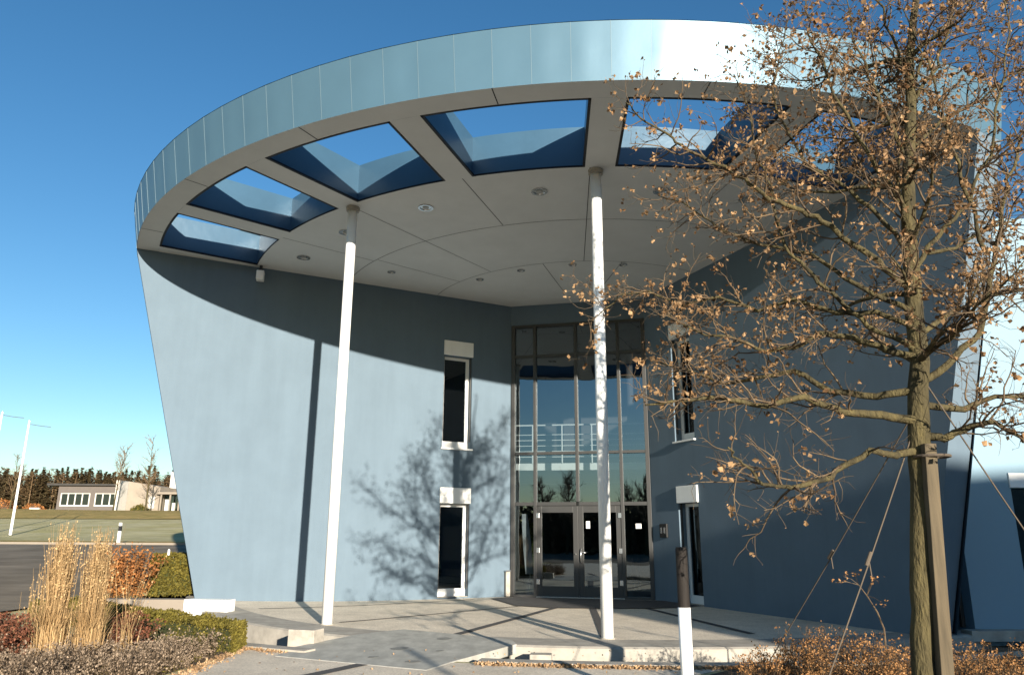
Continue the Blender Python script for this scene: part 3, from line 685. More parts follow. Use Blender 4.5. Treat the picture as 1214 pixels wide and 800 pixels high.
# ------------------------------------------------------------------ house far left
H = thing('distant_house', 'long low brown-grey house with ribbon windows beyond the lawn', 'building', (-50, 92, 4))
hx0, hx1, hy = -54.1, -46.7, 92.0; zb = 3.6
m = MB(); m.box(hx0, hx1, hy, hy+10, zb, 7.15); m.build('wall', M['hbrown'], H)
m = MB(); m.hexa([(hx0-1.2,hy-.5,7.16), (hx1-.02,hy-.5,7.16), (hx1-.02,hy+10,7.16), (hx0-1.2,hy+10,7.16)], [(hx0-1.2,hy-.5,7.40), (hx1-.02,hy-.5,7.34), (hx1-.02,hy+10,7.34), (hx0-1.2,hy+10,7.40)]); m.build('roof', M['roofdark'], H)
for (a, b) in ((-53.7,-50.2), (-49.6,-46.9)):
    f = MB(); f.box(a, b, hy-.09, hy-.01, 4.75, 4.9); f.box(a, b, hy-.08, hy-.01, 6.2, 6.27); K = 4 if a < -52 else 3
    for i in range(K+1): x = a+(b-a-.12)*i/K; f.box(x, x+.12, hy-.085, hy-.012, 4.9, 6.2)
    w_ = f.build('window', M['hwhite'], H); m = MB(); m.face([(a,hy-.03,4.85), (b,hy-.03,4.85), (b,hy-.03,6.25), (a,hy-.03,6.25)]); m.build('pane', M['glassdark'], w_)
m = MB(); m.box(hx1, hx1+.45, hy-1.2, hy+9, zb, 7.75); m.build('end_wall', M['hwhite'], H)
m = MB(); m.hexa([(hx1+.5,hy+.8,zb), (-42.7,hy+1.6,zb), (-42.7,hy+9,zb), (hx1+.5,hy+9,zb)], [(hx1+.5,hy+.8,7.75), (-42.7,hy+1.6,7.2), (-42.7,hy+9,7.2), (hx1+.5,hy+9,7.75)]); m.build('concrete_wing', M['hconc'], H)
m = MB(); m.box(-43.8, -43.1, hy+1.3, hy+1.5, 4.6, 6.0); m.build('door', M['hwhite'], H)
m = MB(); m.box(-44.0, -38.5, hy+7, hy+13, 7.3, 9.4); m.build('roof_box', M['hwhite'], H)
m = MB(); m.box(-42.6, -36, hy+3, hy+11, zb, 6.2); m.build('recessed_wall', M['glassdark'], H)
m = MB(); m.box(-42.7, -36, hy+.8, hy+11, 6.25, 6.5)
for x in (-42.3, -41.2, -40.1, -39.0): m.box(x, x+.16, hy+1, hy+1.16, zb, 6.25)
m.build('veranda', M['hconc'], H)
m = MB(); m.box(-41.3,-40.9,hy+.2,hy+.6,zb-.3,5.6); m.box(-40.4,-40.1,hy+.1,hy+.4,zb-.3,5.2); m.build('gate_pillar', M['hwhite'], H)
# low white wall left of the house
m = MB(); m.box(-56.0, -54.9, 90, 90.3, 3.6, 4.5); tag(m.build('yard_wall', M['hwhite']), 'small white yard wall left of the distant house', 'wall')

# ------------------------------------------------------------------ caster building behind the camera (shades the lower right)
NBx = thing('office_block', 'grey rendered office block behind the photographer that shades the right side', 'building', (30, -32, 0))
o2 = Vector((17.95, -24.9)); e2 = Vector((.9239, .3827)); n2 = Vector((.3827, -.9239))
m = MB(); m.hexa([(*(o2),0), (*(o2+n2*12),0), (*(o2+n2*12+e2*60),0), (*(o2+e2*60),0)], [(*(o2),10.2), (*(o2+n2*12),10.2), (*(o2+n2*12+e2*60),10.2), (*(o2+e2*60),10.2)]); m.build('wall', M['caster'], NBx)
# a thin lamp post behind the camera whose shadow crosses the walkway
lp = Vector((-1.98, 11.1))+Vector((.383,-.924))*19.6
T = thing('lamp_post', 'slim grey lamp post behind the photographer', 'lamp post', (lp.x, lp.y, 0))
m = MB(); m.tube([(lp.x,lp.y,0), (lp.x,lp.y,3.65)], [.06,.045], 14); m.build('pole', M['steel'], T); m = MB(); m.tube([(lp.x,lp.y,3.65), (lp.x,lp.y,3.8)], [.06,.05], 14); m.build('lamp_head', M['grey'], T)

# ------------------------------------------------------------------ trees
def wander(p, d, L, n, jit, rnd, up=0.0, grav=0.0):
    pts = [p.copy()]; d = d.normalized()
    for i in range(n):
        d = (d+Vector((rnd.gauss(0,jit), rnd.gauss(0,jit), rnd.gauss(0,jit)+up))).normalized(); pts.append(pts[-1]+d*L/n)
    return pts
def side(d, ang, rnd):
    a = d.orthogonal().normalized(); a = Matrix.Rotation(rnd.uniform(0, 2*pi), 3, d) @ a
    return (d*cos(ang)+a*sin(ang)).normalized()
rnd = random.Random(11); random.seed(11)
TR_ = thing('oak_tree', 'young oak with brown withered leaves and mossy bark at right, tied to a wooden stake', 'tree', (3.5, 6.53, 0))
Y0 = 6.53
trunk_px = [(1094,830,0),(1094,780,0),(1093,700,0),(1093,600,0),(1091,520,0),(1088,430,.02),(1083,350,.05),(1077,290,.05),(1076,220,.02),(1079,140,0),(1078,70,.04),(1086,0,.08),(1083,-60,.08),(1090,-120,.02)]
tp = [at(x, y, Y0+d) for x, y, d in trunk_px]; tp[0].z = -.05; tp[0].x = tp[1].x-.01; tp.insert(1, Vector((tp[1].x, tp[1].y, .3)))
trd = [.115,.10,.095,.092,.09,.09,.08,.075,.066,.058,.05,.042,.032,.022,.012]
def densify(pts, rad, k=3, jit=.01):
    P, R = [], []
    for i in range(len(pts)-1):
        for j in range(k):
            s = j/k; P.append(pts[i].lerp(pts[i+1], s)+Vector((rnd.gauss(0,jit), rnd.gauss(0,jit), 0))*(1 if i or j else 0)); R.append(rad[i]+(rad[i+1]-rad[i])*s)
    return P+[pts[-1]], R+[rad[-1]]
P, R = densify(tp, trd, 3, .006); m = MB(); m.tube(P, R, 14); m.build('trunk', M['bark'], TR_, smooth=True)
# main limbs: pixel path and depth change, start radius
limbs = [
 ([(1090,500),(1045,492),(1000,488),(950,470),(905,482),(850,470),(800,476),(765,480)], -.5, .042),
 ([(1094,532),(1060,540),(1031,534),(984,566),(940,578),(905,574),(880,550),(863,530)], -.9, .034),
 ([(1089,462),(1040,470),(989,464),(940,440),(900,448),(860,455),(820,440),(782,430)], .9, .036),
 ([(1090,425),(1050,415),(1010,400),(973,396),(940,412),(905,417),(870,400),(831,396),(790,372)], .2, .036),
 ([(1080,345),(1050,318),(1010,288),(975,262),(940,246),(915,236),(880,212),(850,195),(815,178),(790,158),(760,140),(742,122)], -.3, .032),
 ([(1086,415),(1030,385),(990,352),(955,318),(930,290),(915,235),(900,190),(888,130),(870,88)], .35, .026),
 ([(1084,390),(1040,370),(990,372),(940,355),(900,368),(850,352),(810,362),(770,345),(735,350),(700,380)], .8, .028),
 ([(1082,370),(1020,340),(960,300),(900,290),(850,270),(810,240),(780,232)], 1.2, .026),
 ([(1076,300),(1040,255),(1000,220),(960,200),(930,150),(915,110),(925,60),(940,10)], .5, .024),
 ([(1076,250),(1040,200),(1010,150),(985,100),(960,50),(955,0)], -.6, .024),
 ([(1078,190),(1050,140),(1030,90),(1010,40),(1000,-20)], .2, .020),
 ([(1078,130),(1110,80),(1125,30),(1130,-30)], -.3, .018),
 ([(1090,515),(1120,520),(1150,505),(1178,500),(1214,520),(1260,515)], -.5, .040),
 ([(1090,480),(1140,485),(1180,470),(1230,470),(1290,450)], .5, .036),
 ([(1090,455),(1125,430),(1160,395),(1175,330),(1190,250),(1200,200),(1214,150),(1225,90)], .15, .036),
 ([(1100,300),(1130,295),(1170,270),(1200,262),(1240,240)], .6, .022),
 ([(1080,330),(1110,280),(1150,240),(1120,150),(1100,75),(1070,10)], -.2, .026),
 ([(1170,300),(1150,235),(1175,170),(1190,90),(1195,20),(1180,-40)], .1, .020),
 ([(1085,400),(1130,370),(1180,350),(1240,340),(1300,300)], .9, .028),
 ([(1078,180),(1120,140),(1160,120),(1214,80),(1260,40)], .6, .020),
 ([(1078,110),(1100,50),(1150,0),(1180,-60)], .3, .016),
 ([(1077,90),(1050,30),(1020,-40),(1010,-90)], .1, .016),
]
LB_ = MB(); TW = MB(); LF = MB(); paths = []
for path, dd, r0 in limbs:
    pts = [at(x, y, Y0+dd*(i/(len(path)-1))**1.0) for i, (x, y) in enumerate(path)]
    rad = [r0*(1-.82*i/(len(pts)-1)) for i in range(len(pts))]
    P, R = densify(pts, rad, 4, .014); LB_.tube(P, R, 8); paths.append((P, R, .25))
# further limbs towards and away from the camera so that the crown is round
for i in range(20):
    h = rnd.uniform(2.5, 6.6); k_ = min(range(len(tp)), key=lambda j: abs(tp[j].z-h)); base = tp[k_]
    a = rnd.choice([rnd.uniform(-.6, .6), rnd.uniform(-.6, .6)+pi])+pi/2; L = (2.1 if h < 4.5 else 1.5)*rnd.uniform(.65, 1.0)
    if sin(a) < 0: L *= .75
    P = wander(base, Vector((cos(a)*.9, sin(a), .28)), L, 12, .13, rnd, up=.02); R = [.026*(1-.85*j/12) for j in range(13)]
    LB_.tube(P, R, 7); paths.append((P, R, .2))
def spawn(P, R, start, lvl):
    L = sum((P[i+1]-P[i]).length for i in range(len(P)-1)); acc = 0; nxt = L*start; step = {1: .062, 2: .047}[lvl]
    for i in range(len(P)-1):
        seg = P[i+1]-P[i]; sl_ = seg.length; acc += sl_
        while acc > nxt:
            nxt += step*rnd.uniform(.6, 1.5); s = nxt/L
            q = P[i].lerp(P[i+1], rnd.random()); d = side(seg.normalized(), radians(rnd.uniform(28, 68)), rnd)
            if lvl == 1:
                if d.z < -.35: d.z *= .3
                if s < .55 and rnd.random() < .30: continue
                l = rnd.uniform(.28, .85)*(1.15-.5*s); r = min(R[i]*.55, .0085)+.0015
                n = 6; C_ = wander(q, d, l, n, .24, rnd, up=.04); RR = [r*(1-.7*j/n) for j in range(n+1)]
                TW.tube(C_, RR, 4, cap=False); spawn(C_, RR, .15, 2)
            else:
                l = rnd.uniform(.06, .26); C_ = wander(q, d, l, 3, .3, rnd, up=.06); TW.tube(C_, [.0028,.0022,.0017,.0013], 3, cap=False)
                hfac = sm(1.9, 4.2, q.z)
                if rnd.random() < .17+.48*hfac:
                    for _ in range(rnd.choice((2,2,3,4,6))): LF.leaf(C_[-1]+Vector((rnd.gauss(0,.01), rnd.gauss(0,.01), rnd.gauss(0,.01))), rnd.uniform(.02,.052), up=-.3)
                if rnd.random() < .35: LF.leaf(C_[-1], .013)
for P, R, s in paths: spawn(P, R, s, 1)
# ends of limbs
LB_.build('limbs', M['bark'], TR_, smooth=True); TW.build('twigs', M['twig'], TR_, smooth=True); LF.build('leaves', M['oakleaf'], TR_)
print('tree faces', len(TW.f), len(LF.f))
# stake and guy ropes
T = thing('tree_stake', 'flat light wooden stake standing right beside the oak trunk', 'stake', (3.6, 6.4, 0))
a, b = at(1119, 790, 6.36), at(1105, 525, 6.36); m = MB()
m.hexa([(a.x-.058+q[0], 6.36+q[1], -.05) for q in ((0,0),(.105,0),(.105,.09),(0,.09))], [(b.x-.052+q[0], 6.38+q[1], b.z) for q in ((0,0),(.10,0),(.10,.085),(0,.085))]); m.build('post', M['stake'], T, bevel=.006)
m = MB(); zt = b.z-.1
for i in range(1):
    pts = [(3.58+.145*cos(2*pi*j/20)-.0, 6.48+.14*sin(2*pi*j/20), zt-.05*i+.0) for j in range(21)]; m.tube(pts, .012, 6)
m.build('strap', M['rope'], T)
top = at(1100, 458, 6.5)
for (px, py, Y, gz, lab) in ((934,745,9.0,0,'rope staying the oak towards the entrance, farthest left of its ropes'), (978,812,6.6,0,'rope staying the oak, running down in front of the brown shrubs'), (1290,735,6.9,0,'rope staying the oak to the right, cut by the photo edge')):
    e = at(px, py, Y); d = e-top
    s = -top.z/d.z if d.z < 0 else 1; e = top+d*max(1, min(s, 1.6)) if e.z > 0 else e; e.z = min(e.z, .15)
    T = thing('guy_rope', lab, 'rope', (e.x, e.y, 0), 'ropes staying the oak'); m = MB()
    pts = [top.lerp(e, i/10)+Vector((0,0,-.03*sin(pi*i/10))) for i in range(11)]; m.tube(pts, .0065, 6); m.build('line', M['rope'], T)
    m = MB(); mid = top.lerp(e, .52); d = (e-top).normalized(); m.tube([mid-d*.06, mid+d*.06], .016, 8); m.tube([mid, mid+Vector((.01,0,-.14))], .006, 5); m.build('knot', M['rope'], T)
    m = MB(); m.tube([(e.x,e.y,-.05), (e.x+.01,e.y,e.z+.05)], .02, 8); m.build('peg', M['stake'], T)

def bare_tree(x, y, h, lab, group, seed, wide=.35, material='twig', lv=2, dens=1.0, thick=1.0):
    rn = random.Random(seed); z = terr(x, y)-.1; T = thing('bare_tree', lab, 'tree', (x, y, z), group); a = MB(); b = MB()
    P = wander(Vector((x,y,z)), Vector((0,0,1)), h*.92, 10, .03, rn); R = [h*.014*thick*(1-.9*i/10) for i in range(11)]; a.tube(P, R, 8)
    a.build('trunk', M['bark'], T, smooth=True)
    for i in range(int(26*dens)):
        s = rn.uniform(.22, .98); k = int(s*9.99); q = P[k].lerp(P[min(10,k+1)], s*10-k); l = h*wide*(1.15-s*.8)*rn.uniform(.6, 1.1)
        d = side(Vector((0,0,1)), radians(rn.uniform(25, 62)), rn); C_ = wander(q, d, l, 6, .12, rn, up=.06); r = h*.0042*thick
        b.tube(C_, [r*(1-.8*j/6) for j in range(7)], 4, cap=False)
        for j in range(int(12*dens)):
            k2 = rn.randint(1, 5); q2 = C_[k2]; d2 = side((C_[k2+1]-C_[k2]).normalized(), radians(rn.uniform(20, 60)), rn)
            D2 = wander(q2, d2, l*rn.uniform(.25,.5), 4, .15, rn, up=.05); b.tube(D2, [r*.38*(1-.6*j2/4) for j2 in range(5)], 3, cap=False)
            if lv > 2:
                for _ in range(4): k3 = rn.randint(1,3); b.tube(wander(D2[k3], side((D2[k3+1]-D2[k3]).normalized(), .7, rn), l*.18, 2, .15, rn, up=.05), [r*.2,r*.18,r*.1], 3, cap=False)
    b.build('branches', M[material], T); return T
bare_tree(-45.2, 88, 8.2, 'thin bare tree in front of the concrete part of the distant house', 'bare trees by the distant house', 4, .42, 'barewood', thick=.9)
bare_tree(-40.6, 86, 9.0, 'thin bare tree right of the distant house, next to the blue wall', 'bare trees by the distant house', 7, .30, 'barewood', thick=.9)
bare_tree(-60.2, 93, 7.2, 'bushy bare tree left of the distant house', 'bare trees by the distant house', 9, .40, 'barewood', thick=.9)
# low shrubs by the house
def bush(cx, cy, cz, rx, ry, rz, n, size, material, name, lab, cat, core=True, group=None, seed=1, flat_=False, corem='hedgecore'):
    rn = random.Random(seed); random.seed(seed); T = thing(name, lab, cat, (cx, cy, cz), group); m = MB()
    for i in range(n):
        v = Vector((rn.gauss(0,1), rn.gauss(0,1), rn.gauss(0,1))).normalized(); 
        if v.z < -.1: v.z = -v.z
        r = rn.uniform(.8, 1.05)*(1+.22*noise.noise(v*2.3+Vector((seed,0,0)))); m.leaf(Vector((cx+v.x*rx*r, cy+v.y*ry*r, cz+v.z*rz*r)), size)
    m.build('foliage', M[material], T)
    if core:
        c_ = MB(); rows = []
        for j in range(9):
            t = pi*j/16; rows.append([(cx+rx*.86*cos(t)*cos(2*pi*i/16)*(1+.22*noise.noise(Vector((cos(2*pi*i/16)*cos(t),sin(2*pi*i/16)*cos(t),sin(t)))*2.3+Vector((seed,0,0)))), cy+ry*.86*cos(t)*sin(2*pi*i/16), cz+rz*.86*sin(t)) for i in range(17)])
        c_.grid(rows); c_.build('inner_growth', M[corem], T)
    return T
bush(-42.9, 89.5, 3.9, 1.1, .9, .95, 900, .14, 'hedge', 'round_bush', 'clipped round bush before the distant house door', 'bush', seed=3)
for i, (x, y, r) in enumerate([(-62,94,1.9), (-65,95,2.2), (-68.5,94,2.0), (-58.6,95,1.4)]):
    bush(x, y, 4.0, r, r*.7, r*.8, 700, .22, 'rust', 'brown_bush', ['reddish brown bush second from the house yard wall','reddish brown bush, tallest left of the far house','reddish brown bush at the left edge of the photo','small reddish brown bush beside the white yard wall'][i], 'bush', group='brown bushes left of the distant house', seed=20+i, corem='soil')
# forest: one far mass of conifers and bare crowns
rn = random.Random(8); fo = MB(); fb = MB()
for i in range(520):
    x = rn.uniform(-150, 0) if i % 5 == 0 else rn.uniform(-118, -55); y = rn.uniform(148, 172); h = rn.uniform(6.4, 8.6)*(1.0 if rn.random() < .85 else 1.2); z = terr(x, y)-.3; r = h*rn.uniform(.16, .25); con = rn.random() < .62
    tgt = fo if con else fb; tgt.tube([(x,y,z), (x,y,z+h*.9)], [.14,.03], 4, cap=False)
    for k in range(190 if con else 170):
        s = rn.random(); a = rn.uniform(0, 2*pi)
        if con: rad = r*(1-s)**.8*rn.uniform(.5, 1.1)+.05; zz = z+h*(.12+.88*s)
        else:
            rad = r*1.35*sqrt(max(0, 1-(2*s-1)**2))*rn.uniform(.4, 1.05); zz = z+h*(.2+.75*s)
        c_ = Vector((x+rad*cos(a), y+rad*sin(a), zz)); w = rn.uniform(.25, .5) if con else rn.uniform(.16, .34)
        d = Vector((cos(a)*w, sin(a)*w, (-.35 if con else .5)*w)); e = Vector((-sin(a), cos(a), rn.uniform(-.4,.4)))*w*.55
        tgt.face([c_-d-e, c_+d, c_-d+e])
o = fo.build('forest', M['pine'], kind='stuff'); tag(o, 'far dark conifer wood along the horizon', 'forest'); o['kind'] = 'stuff'
o = fb.build('leafless_wood', M['barewood'], kind='stuff'); tag(o, 'brown leafless trees mixed into the far conifer wood', 'forest')
# trees behind the camera, seen in the glass
rn = random.Random(2)
for i, (x, y, h) in enumerate([(-6,-30,6.5), (-11,-27,7.4), (-14,-31,7.0), (-18,-26,7.6), (-22,-30,7.2), (-26,-27,7.8), (-31,-32,7.0), (-36,-27,7.4)]):
    bare_tree(x, y, h, 'bare tree behind the photographer, mirrored in the entrance glass', 'bare trees behind the photographer', 40+i, .42, 'twig', dens=1.5, thick=1.5)
hd = MB(); random.seed(6); hd.box(-60, 4, -34.4, -33.6, 0, 3.1)
for i in range(26000):
    x = rn.uniform(-60, 4); y = -34+rn.uniform(-2, 2); hd.leaf(Vector((x, y, rn.uniform(0, 4.3+1.3*noise.noise((x*.25,0,0))+.9*noise.noise((x*.9,3,0))))), .42)
tag(hd.build('field_hedge', M['pine']), 'long dark hedge behind the photographer', 'hedge')['kind'] = 'stuff'

# ------------------------------------------------------------------ planting, left
def leafhedge(name, lab, poly, h, n, size, material, seed, parent_label=None, z0=0.0, cat='hedge'):
    """clipped hedge over a plan polygon (convex quad a-b-c-d)"""
    rn = random.Random(seed); random.seed(seed); a, b, c_, d = [Vector(p) for p in poly]; cc = (a+b+c_+d)/4
    T = thing(name, lab, cat, (cc.x, cc.y, z0)); m = MB(); lump = lambda p: .045*noise.noise(Vector((p.x*2.6, p.y*2.6, p.z*2.6+seed)))
    for i in range(n):
        q = rn.random()
        if q < .42:
            s, t = rn.random(), rn.random(); p = a.lerp(b, s).lerp(d.lerp(c_, s), t); p = Vector((p.x, p.y, z0+h)); nv = Vector((0,0,1))
        else:
            e = rn.choice([(a,b),(a,b),(b,c_),(c_,d),(d,a)]); s = rn.random(); w = e[0].lerp(e[1], s); nv2 = (w-cc).normalized(); nv = Vector((nv2.x, nv2.y, 0)); p = Vector((w.x, w.y, z0+h*rn.random()))
        # round the edges
        p += nv*(lump(p)*1.6+rn.gauss(0, .014)-.02)
        if p.z > z0+h*.82: p -= Vector(((p.x-cc.x), (p.y-cc.y), 0)).normalized()*.05*rn.random()
        m.leaf(p, size*rn.uniform(.7, 1.3))
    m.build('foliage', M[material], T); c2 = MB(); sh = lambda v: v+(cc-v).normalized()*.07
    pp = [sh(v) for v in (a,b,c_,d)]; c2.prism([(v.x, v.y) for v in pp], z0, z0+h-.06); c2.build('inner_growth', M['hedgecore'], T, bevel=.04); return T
leafhedge('box_hedge', 'low clipped yellow-green box hedge along the moat at left', [(-3.62,10.55),(-3.72,11.3),(-8.1,15.0),(-8.6,14.3)], .345, 26000, .030, 'hedge', 5, z0=.0)
leafhedge('golden_hedge', 'clipped golden green shrub block beside the left end of the blue wall', [(-8.35,18.3),(-7.3,18.6),(-8.6,22.0),(-9.8,21.6)], .85, 12000, .05, 'hedge', 9, z0=.15)
rn = random.Random(12); random.seed(12); T = thing('beech_shrub', 'shrub keeping coppery dead leaves, beside the golden green shrub', 'shrub', (-8.9, 18.0, .1)); m = MB(); tw_ = MB()
for i in range(120):
    a = rn.uniform(0, 2*pi); C_ = wander(Vector((-8.75+rn.uniform(-.4,.4), 17.9+rn.uniform(-.3,.3), .1)), Vector((cos(a)*.25, sin(a)*.25, 1)), rn.uniform(.7,1.15), 5, .12, rn); tw_.tube(C_, [.008,.006,.005,.004,.003,.002], 3, cap=False)
    for k in range(26): m.leaf(C_[rn.randint(1,5)]+Vector((rn.gauss(0,.06), rn.gauss(0,.06), rn.gauss(0,.06))), .06)
tw_.build('stems', M['twig'], T); m.build('leaves', M['rust'], T)

def grass_clump(cx, cy, h, n, spread, lab, seed, lean=.08):
    rn = random.Random(seed); T = thing('ornamental_grass', lab, 'grass', (cx, cy, 0), 'tall straw coloured ornamental grasses'); m = MB(); pl = MB()
    for i in range(n):
        a = rn.uniform(0, 2*pi); r = abs(rn.gauss(0, spread)); bx = Vector((cx+r*cos(a)*.8, cy+r*sin(a)*.6, .0)); hh = h*(rn.uniform(.62, .98) if rn.random() < .9 else rn.uniform(.95,1.12)); ln = rn.gauss(0, lean*.5); ln2 = rn.gauss(0, lean*.5)
        pts = [bx+Vector(((ln+r*cos(a)*.12)*s**1.6*hh, (ln2+r*sin(a)*.12)*s**1.6*hh, hh*s)) for s in (0,.35,.7,1)]
        w = rn.uniform(.0025, .0045); m.tube(pts, [w, w*.9, w*.7, w*.4], 3, cap=False)
        # narrow plume
        for k in range(7): q = pts[2].lerp(pts[3], rn.uniform(-.6, 1.0)); pl.leaf(q+Vector((rn.gauss(0,.004), rn.gauss(0,.004), 0)), .022, up=5)
    for i in range(int(n*1.6)):
        a = rn.uniform(0, 2*pi); bx = Vector((cx+rn.gauss(0,spread)*.8, cy+rn.gauss(0,spread)*.6, 0)); l = rn.uniform(.35,.85)*h*.75; k = rn.uniform(.1,.42)
        pts = [bx, bx+Vector((cos(a)*k*.25*l, sin(a)*k*.25*l, l*.55)), bx+Vector((cos(a)*k*l, sin(a)*k*l, l*.85))]; e = Vector((-sin(a), cos(a), 0))*.005
        m.face([pts[0]-e, pts[0]+e, pts[1]+e, pts[1]-e]); m.face([pts[1]-e, pts[1]+e, pts[2]])
    m.build('stems', M['straw'], T); pl.build('plumes', M['straw'], T)
random.seed(4)
grass_clump(-5.38, 9.45, 1.5, 520, .085, 'dense tall clump of straw coloured ornamental grass, left of the pair', 3)
grass_clump(-5.02, 9.6, 1.45, 460, .075, 'dense tall clump of straw coloured ornamental grass, right of the pair', 5)
grass_clump(-5.75, 9.6, .95, 14, .10, 'few loose straw stems left of the tall grass pair', 6)
grass_clump(-4.62, 9.7, 1.15, 12, .10, 'few leaning straw stems right of the tall grass pair', 7, .3)

def stem_bush(cx, cy, r, h, n, lab, seed, stem='twig', head='dryhead', name='dry_shrub', nl=5, ls=.02, group=None, cat='shrub', lean=.35, z0=0):
    rn = random.Random(seed); random.seed(seed); T = thing(name, lab, cat, (cx, cy, z0), group); s_ = MB(); l_ = MB()
    for i in range(n):
        a = rn.uniform(0, 2*pi); q = r*sqrt(rn.random())*.75; b = Vector((cx+q*cos(a), cy+q*sin(a), z0)); hh = h*rn.uniform(.55, 1.08)
        C_ = wander(b, Vector((cos(a)*lean*q/r*1.4+rn.gauss(0,.12), sin(a)*lean*q/r*1.4+rn.gauss(0,.12), 1)), hh, 5, .13, rn); s_.tube(C_, [.0042,.0036,.003,.0025,.002,.0014], 3, cap=False)
        for k in range(3):
            k2 = rn.randint(2, 4); D_ = wander(C_[k2], side((C_[k2+1]-C_[k2]).normalized(), rn.uniform(.4,.9), rn), hh*.22, 3, .15, rn, up=.1); s_.tube(D_, [.0022,.0018,.0014,.001], 3, cap=False)
            for _ in range(nl): l_.leaf(D_[-1]+Vector((rn.gauss(0,.016), rn.gauss(0,.016), rn.gauss(0,.012))), ls*rn.uniform(.6,1.3))
        for _ in range(nl+2): l_.leaf(C_[rn.randint(2,5)]+Vector((rn.gauss(0,.02), rn.gauss(0,.02), rn.gauss(0,.02))), ls*rn.uniform(.6,1.3))
    s_.build('stems', M[stem], T); l_.build('seed_heads', M[head], T); return T
# reddish and greyish low shrubs in front of the grass
stem_bush(-4.98, 10.45, .17, .50, 70, 'dark red-brown shrub between the tall grass and the hedge', 31, 'twig', 'heathdark', nl=9, ls=.03)
stem_bush(-6.05, 9.5, .5, .55, 170, 'wide dark red-brown shrub at the left edge, behind the heath plants', 32, 'twig', 'heathdark', nl=9, ls=.03)
stem_bush(-6.9, 10.3, .5, .5, 150, 'dark red-brown shrub farthest left beside the road', 33, 'twig', 'heathdark', nl=9, ls=.03)
rn = random.Random(14); random.seed(14); hp = []; m = MB(); ms = MB()
import itertools
def in_bed(x, y): return y < 10.35-(x+3.9)*.05 and x < -3.78-max(0, (8.6-y))*.35 and y > 7.1 and x > -8
k_ = 0
while k_ < 260:
    x = rn.uniform(-7.6, -3.75); y = rn.uniform(7.2, 10.3)
    if not in_bed(x, y): continue
    k_ += 1; h = rn.uniform(.15, .44)*(1.0 if y < 9.3 else .75)
    for i in range(34):
        a = rn.uniform(0, 2*pi); C_ = wander(Vector((x+rn.gauss(0,.06), y+rn.gauss(0,.06), 0)), Vector((cos(a)*.5, sin(a)*.5, 1)), h*rn.uniform(.7,1.2), 3, .2, rn); ms.tube(C_, [.003,.0025,.002,.0015], 3, cap=False)
        for _ in range(9): m.leaf(C_[rn.randint(1,3)]+Vector((rn.gauss(0,.014), rn.gauss(0,.014), rn.gauss(0,.014))), .022, up=1)
o = m.build('heath_plants', M['heath']); tag(o, 'grey-brown withered heath plants covering the bed at lower left', 'ground cover'); o['kind'] = 'stuff'
o2_ = ms.build('heath_stems', M['twig'], o)
# small-leaved green carpet patches among the heath
m = MB()
for i in range(5000):
    x = rn.uniform(-5.2, -3.8); y = rn.uniform(8.9, 10.6); m.leaf(Vector((x, y, rn.uniform(0, .1))), .02)
o = m.build('green_groundcover', M['hedge']); tag(o, 'sparse green ground cover at the foot of the hedge', 'ground cover'); o['kind'] = 'stuff'

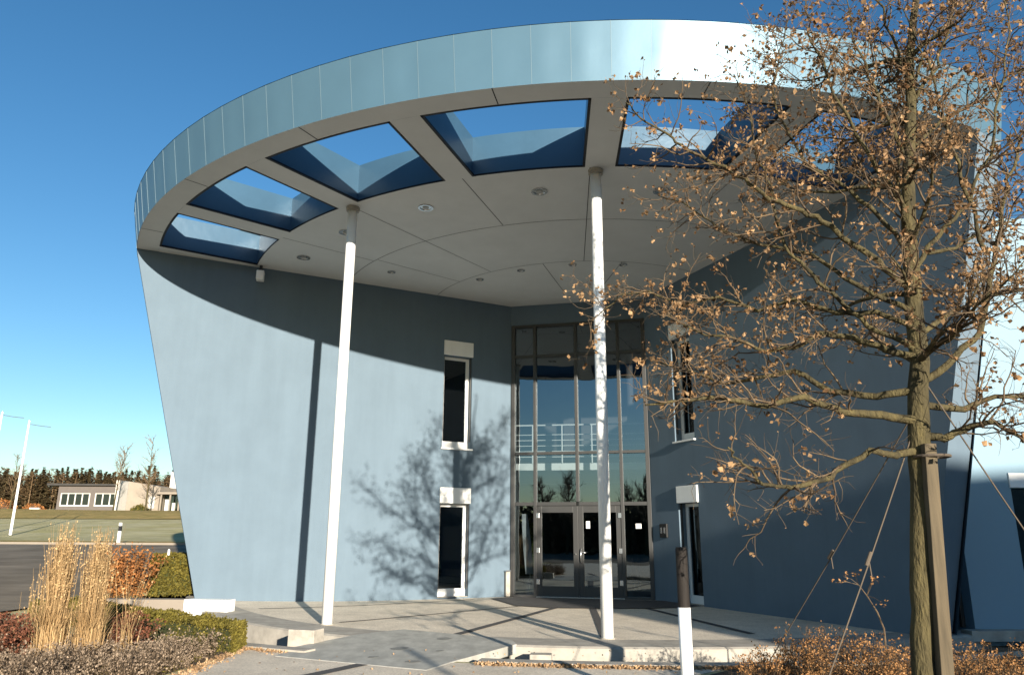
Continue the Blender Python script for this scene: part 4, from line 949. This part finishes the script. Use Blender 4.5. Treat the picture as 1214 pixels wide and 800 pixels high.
# ------------------------------------------------------------------ planting, right
spots = [(2.55,8.0,.34,.50),(2.95,8.3,.38,.62),(3.35,8.6,.38,.66),(2.95,7.4,.36,.46),(3.45,7.7,.4,.56),(3.95,8.3,.4,.62),(4.1,7.5,.4,.58),(3.1,6.6,.34,.42),(4.5,6.9,.4,.5),(4.75,8.0,.4,.55),(2.55,7.2,.28,.34),(5.3,8.2,.4,.5),(3.75,6.4,.26,.40),(4.2,6.2,.3,.42)]
for i, (x, y, r, h) in enumerate(spots):
    col = ['left','middle','right'][0 if x < 3.05 else (1 if x < 4.0 else 2)]
    stem_bush(x, y, r, h*.88, 75, 'low dry shrub with rust coloured seed heads in the bed round the oak', 50+i, 'twig', 'dryhead', nl=5, ls=.020, group='dry shrubs round the oak')
# lone sapling behind the shrubs
rn = random.Random(77); random.seed(77); b = at(1048, 752, 8.8); b.z = 0
T = thing('dry_sapling', 'single thin dead sapling with a forked tip standing behind the dry shrubs', 'plant', (b.x, b.y, 0)); m = MB(); l_ = MB()
C_ = [b, at(1048,745,8.8), at(1040,725,8.8), at(1028,706,8.8), at(1018,693,8.8)]; m.tube(C_, [.012,.010,.008,.006,.004], 5)
for q, e in ((C_[4], (990,690)), (C_[4], (1000,683)), (C_[3], (1040,683)), (C_[3], (1046,715)), (C_[4], (1012,680)), (C_[3], (1033,690))):
    D_ = [q, q.lerp(at(*e, 8.7), .5)+Vector((0,0,.02)), at(*e, 8.7)]; m.tube(D_, [.004,.003,.002], 3)
    for _ in range(7): l_.leaf(D_[2]+Vector((rn.gauss(0,.03), rn.gauss(0,.03), rn.gauss(0,.02))), .03)
m.build('stem', M['twig'], T); l_.build('seed_heads', M['dryhead'], T)

# fallen leaves along the moat edge and under the hedge
rn = random.Random(21); random.seed(21); m = MB()
for i in range(2600):
    a = rn.uniform(-12, 7); R = 11.64+abs(rn.gauss(0,.06)); x, y, _ = pt(R, a); m.leaf(Vector((x, y, .012)), .035, up=.0)
for i in range(700):
    a = rn.uniform(-38, -25); R = 11.66+abs(rn.gauss(0,.07)); x, y, _ = pt(R, a); m.leaf(Vector((x, y, .012)), .035)
for i in range(900):
    t = rn.random(); x, y = (-3.6-.15*rn.random(), 8.6+2.4*t); m.leaf(Vector((x+abs(rn.gauss(0,.06)), y, .012)), .03)
for i in range(160): m.leaf(Vector((rn.uniform(-3.5,2), rn.uniform(7,11), .012)), .03)
for i in range(240): x, y, _ = pt(rn.uniform(9.95,11.3), rn.uniform(-60,30)); m.leaf(Vector((x, y, -.41)), .035)
o = m.build('fallen_leaves', M['litter']); tag(o, 'fallen brown leaves and pebbles along the moat edge', 'leaves'); o['kind'] = 'stuff'
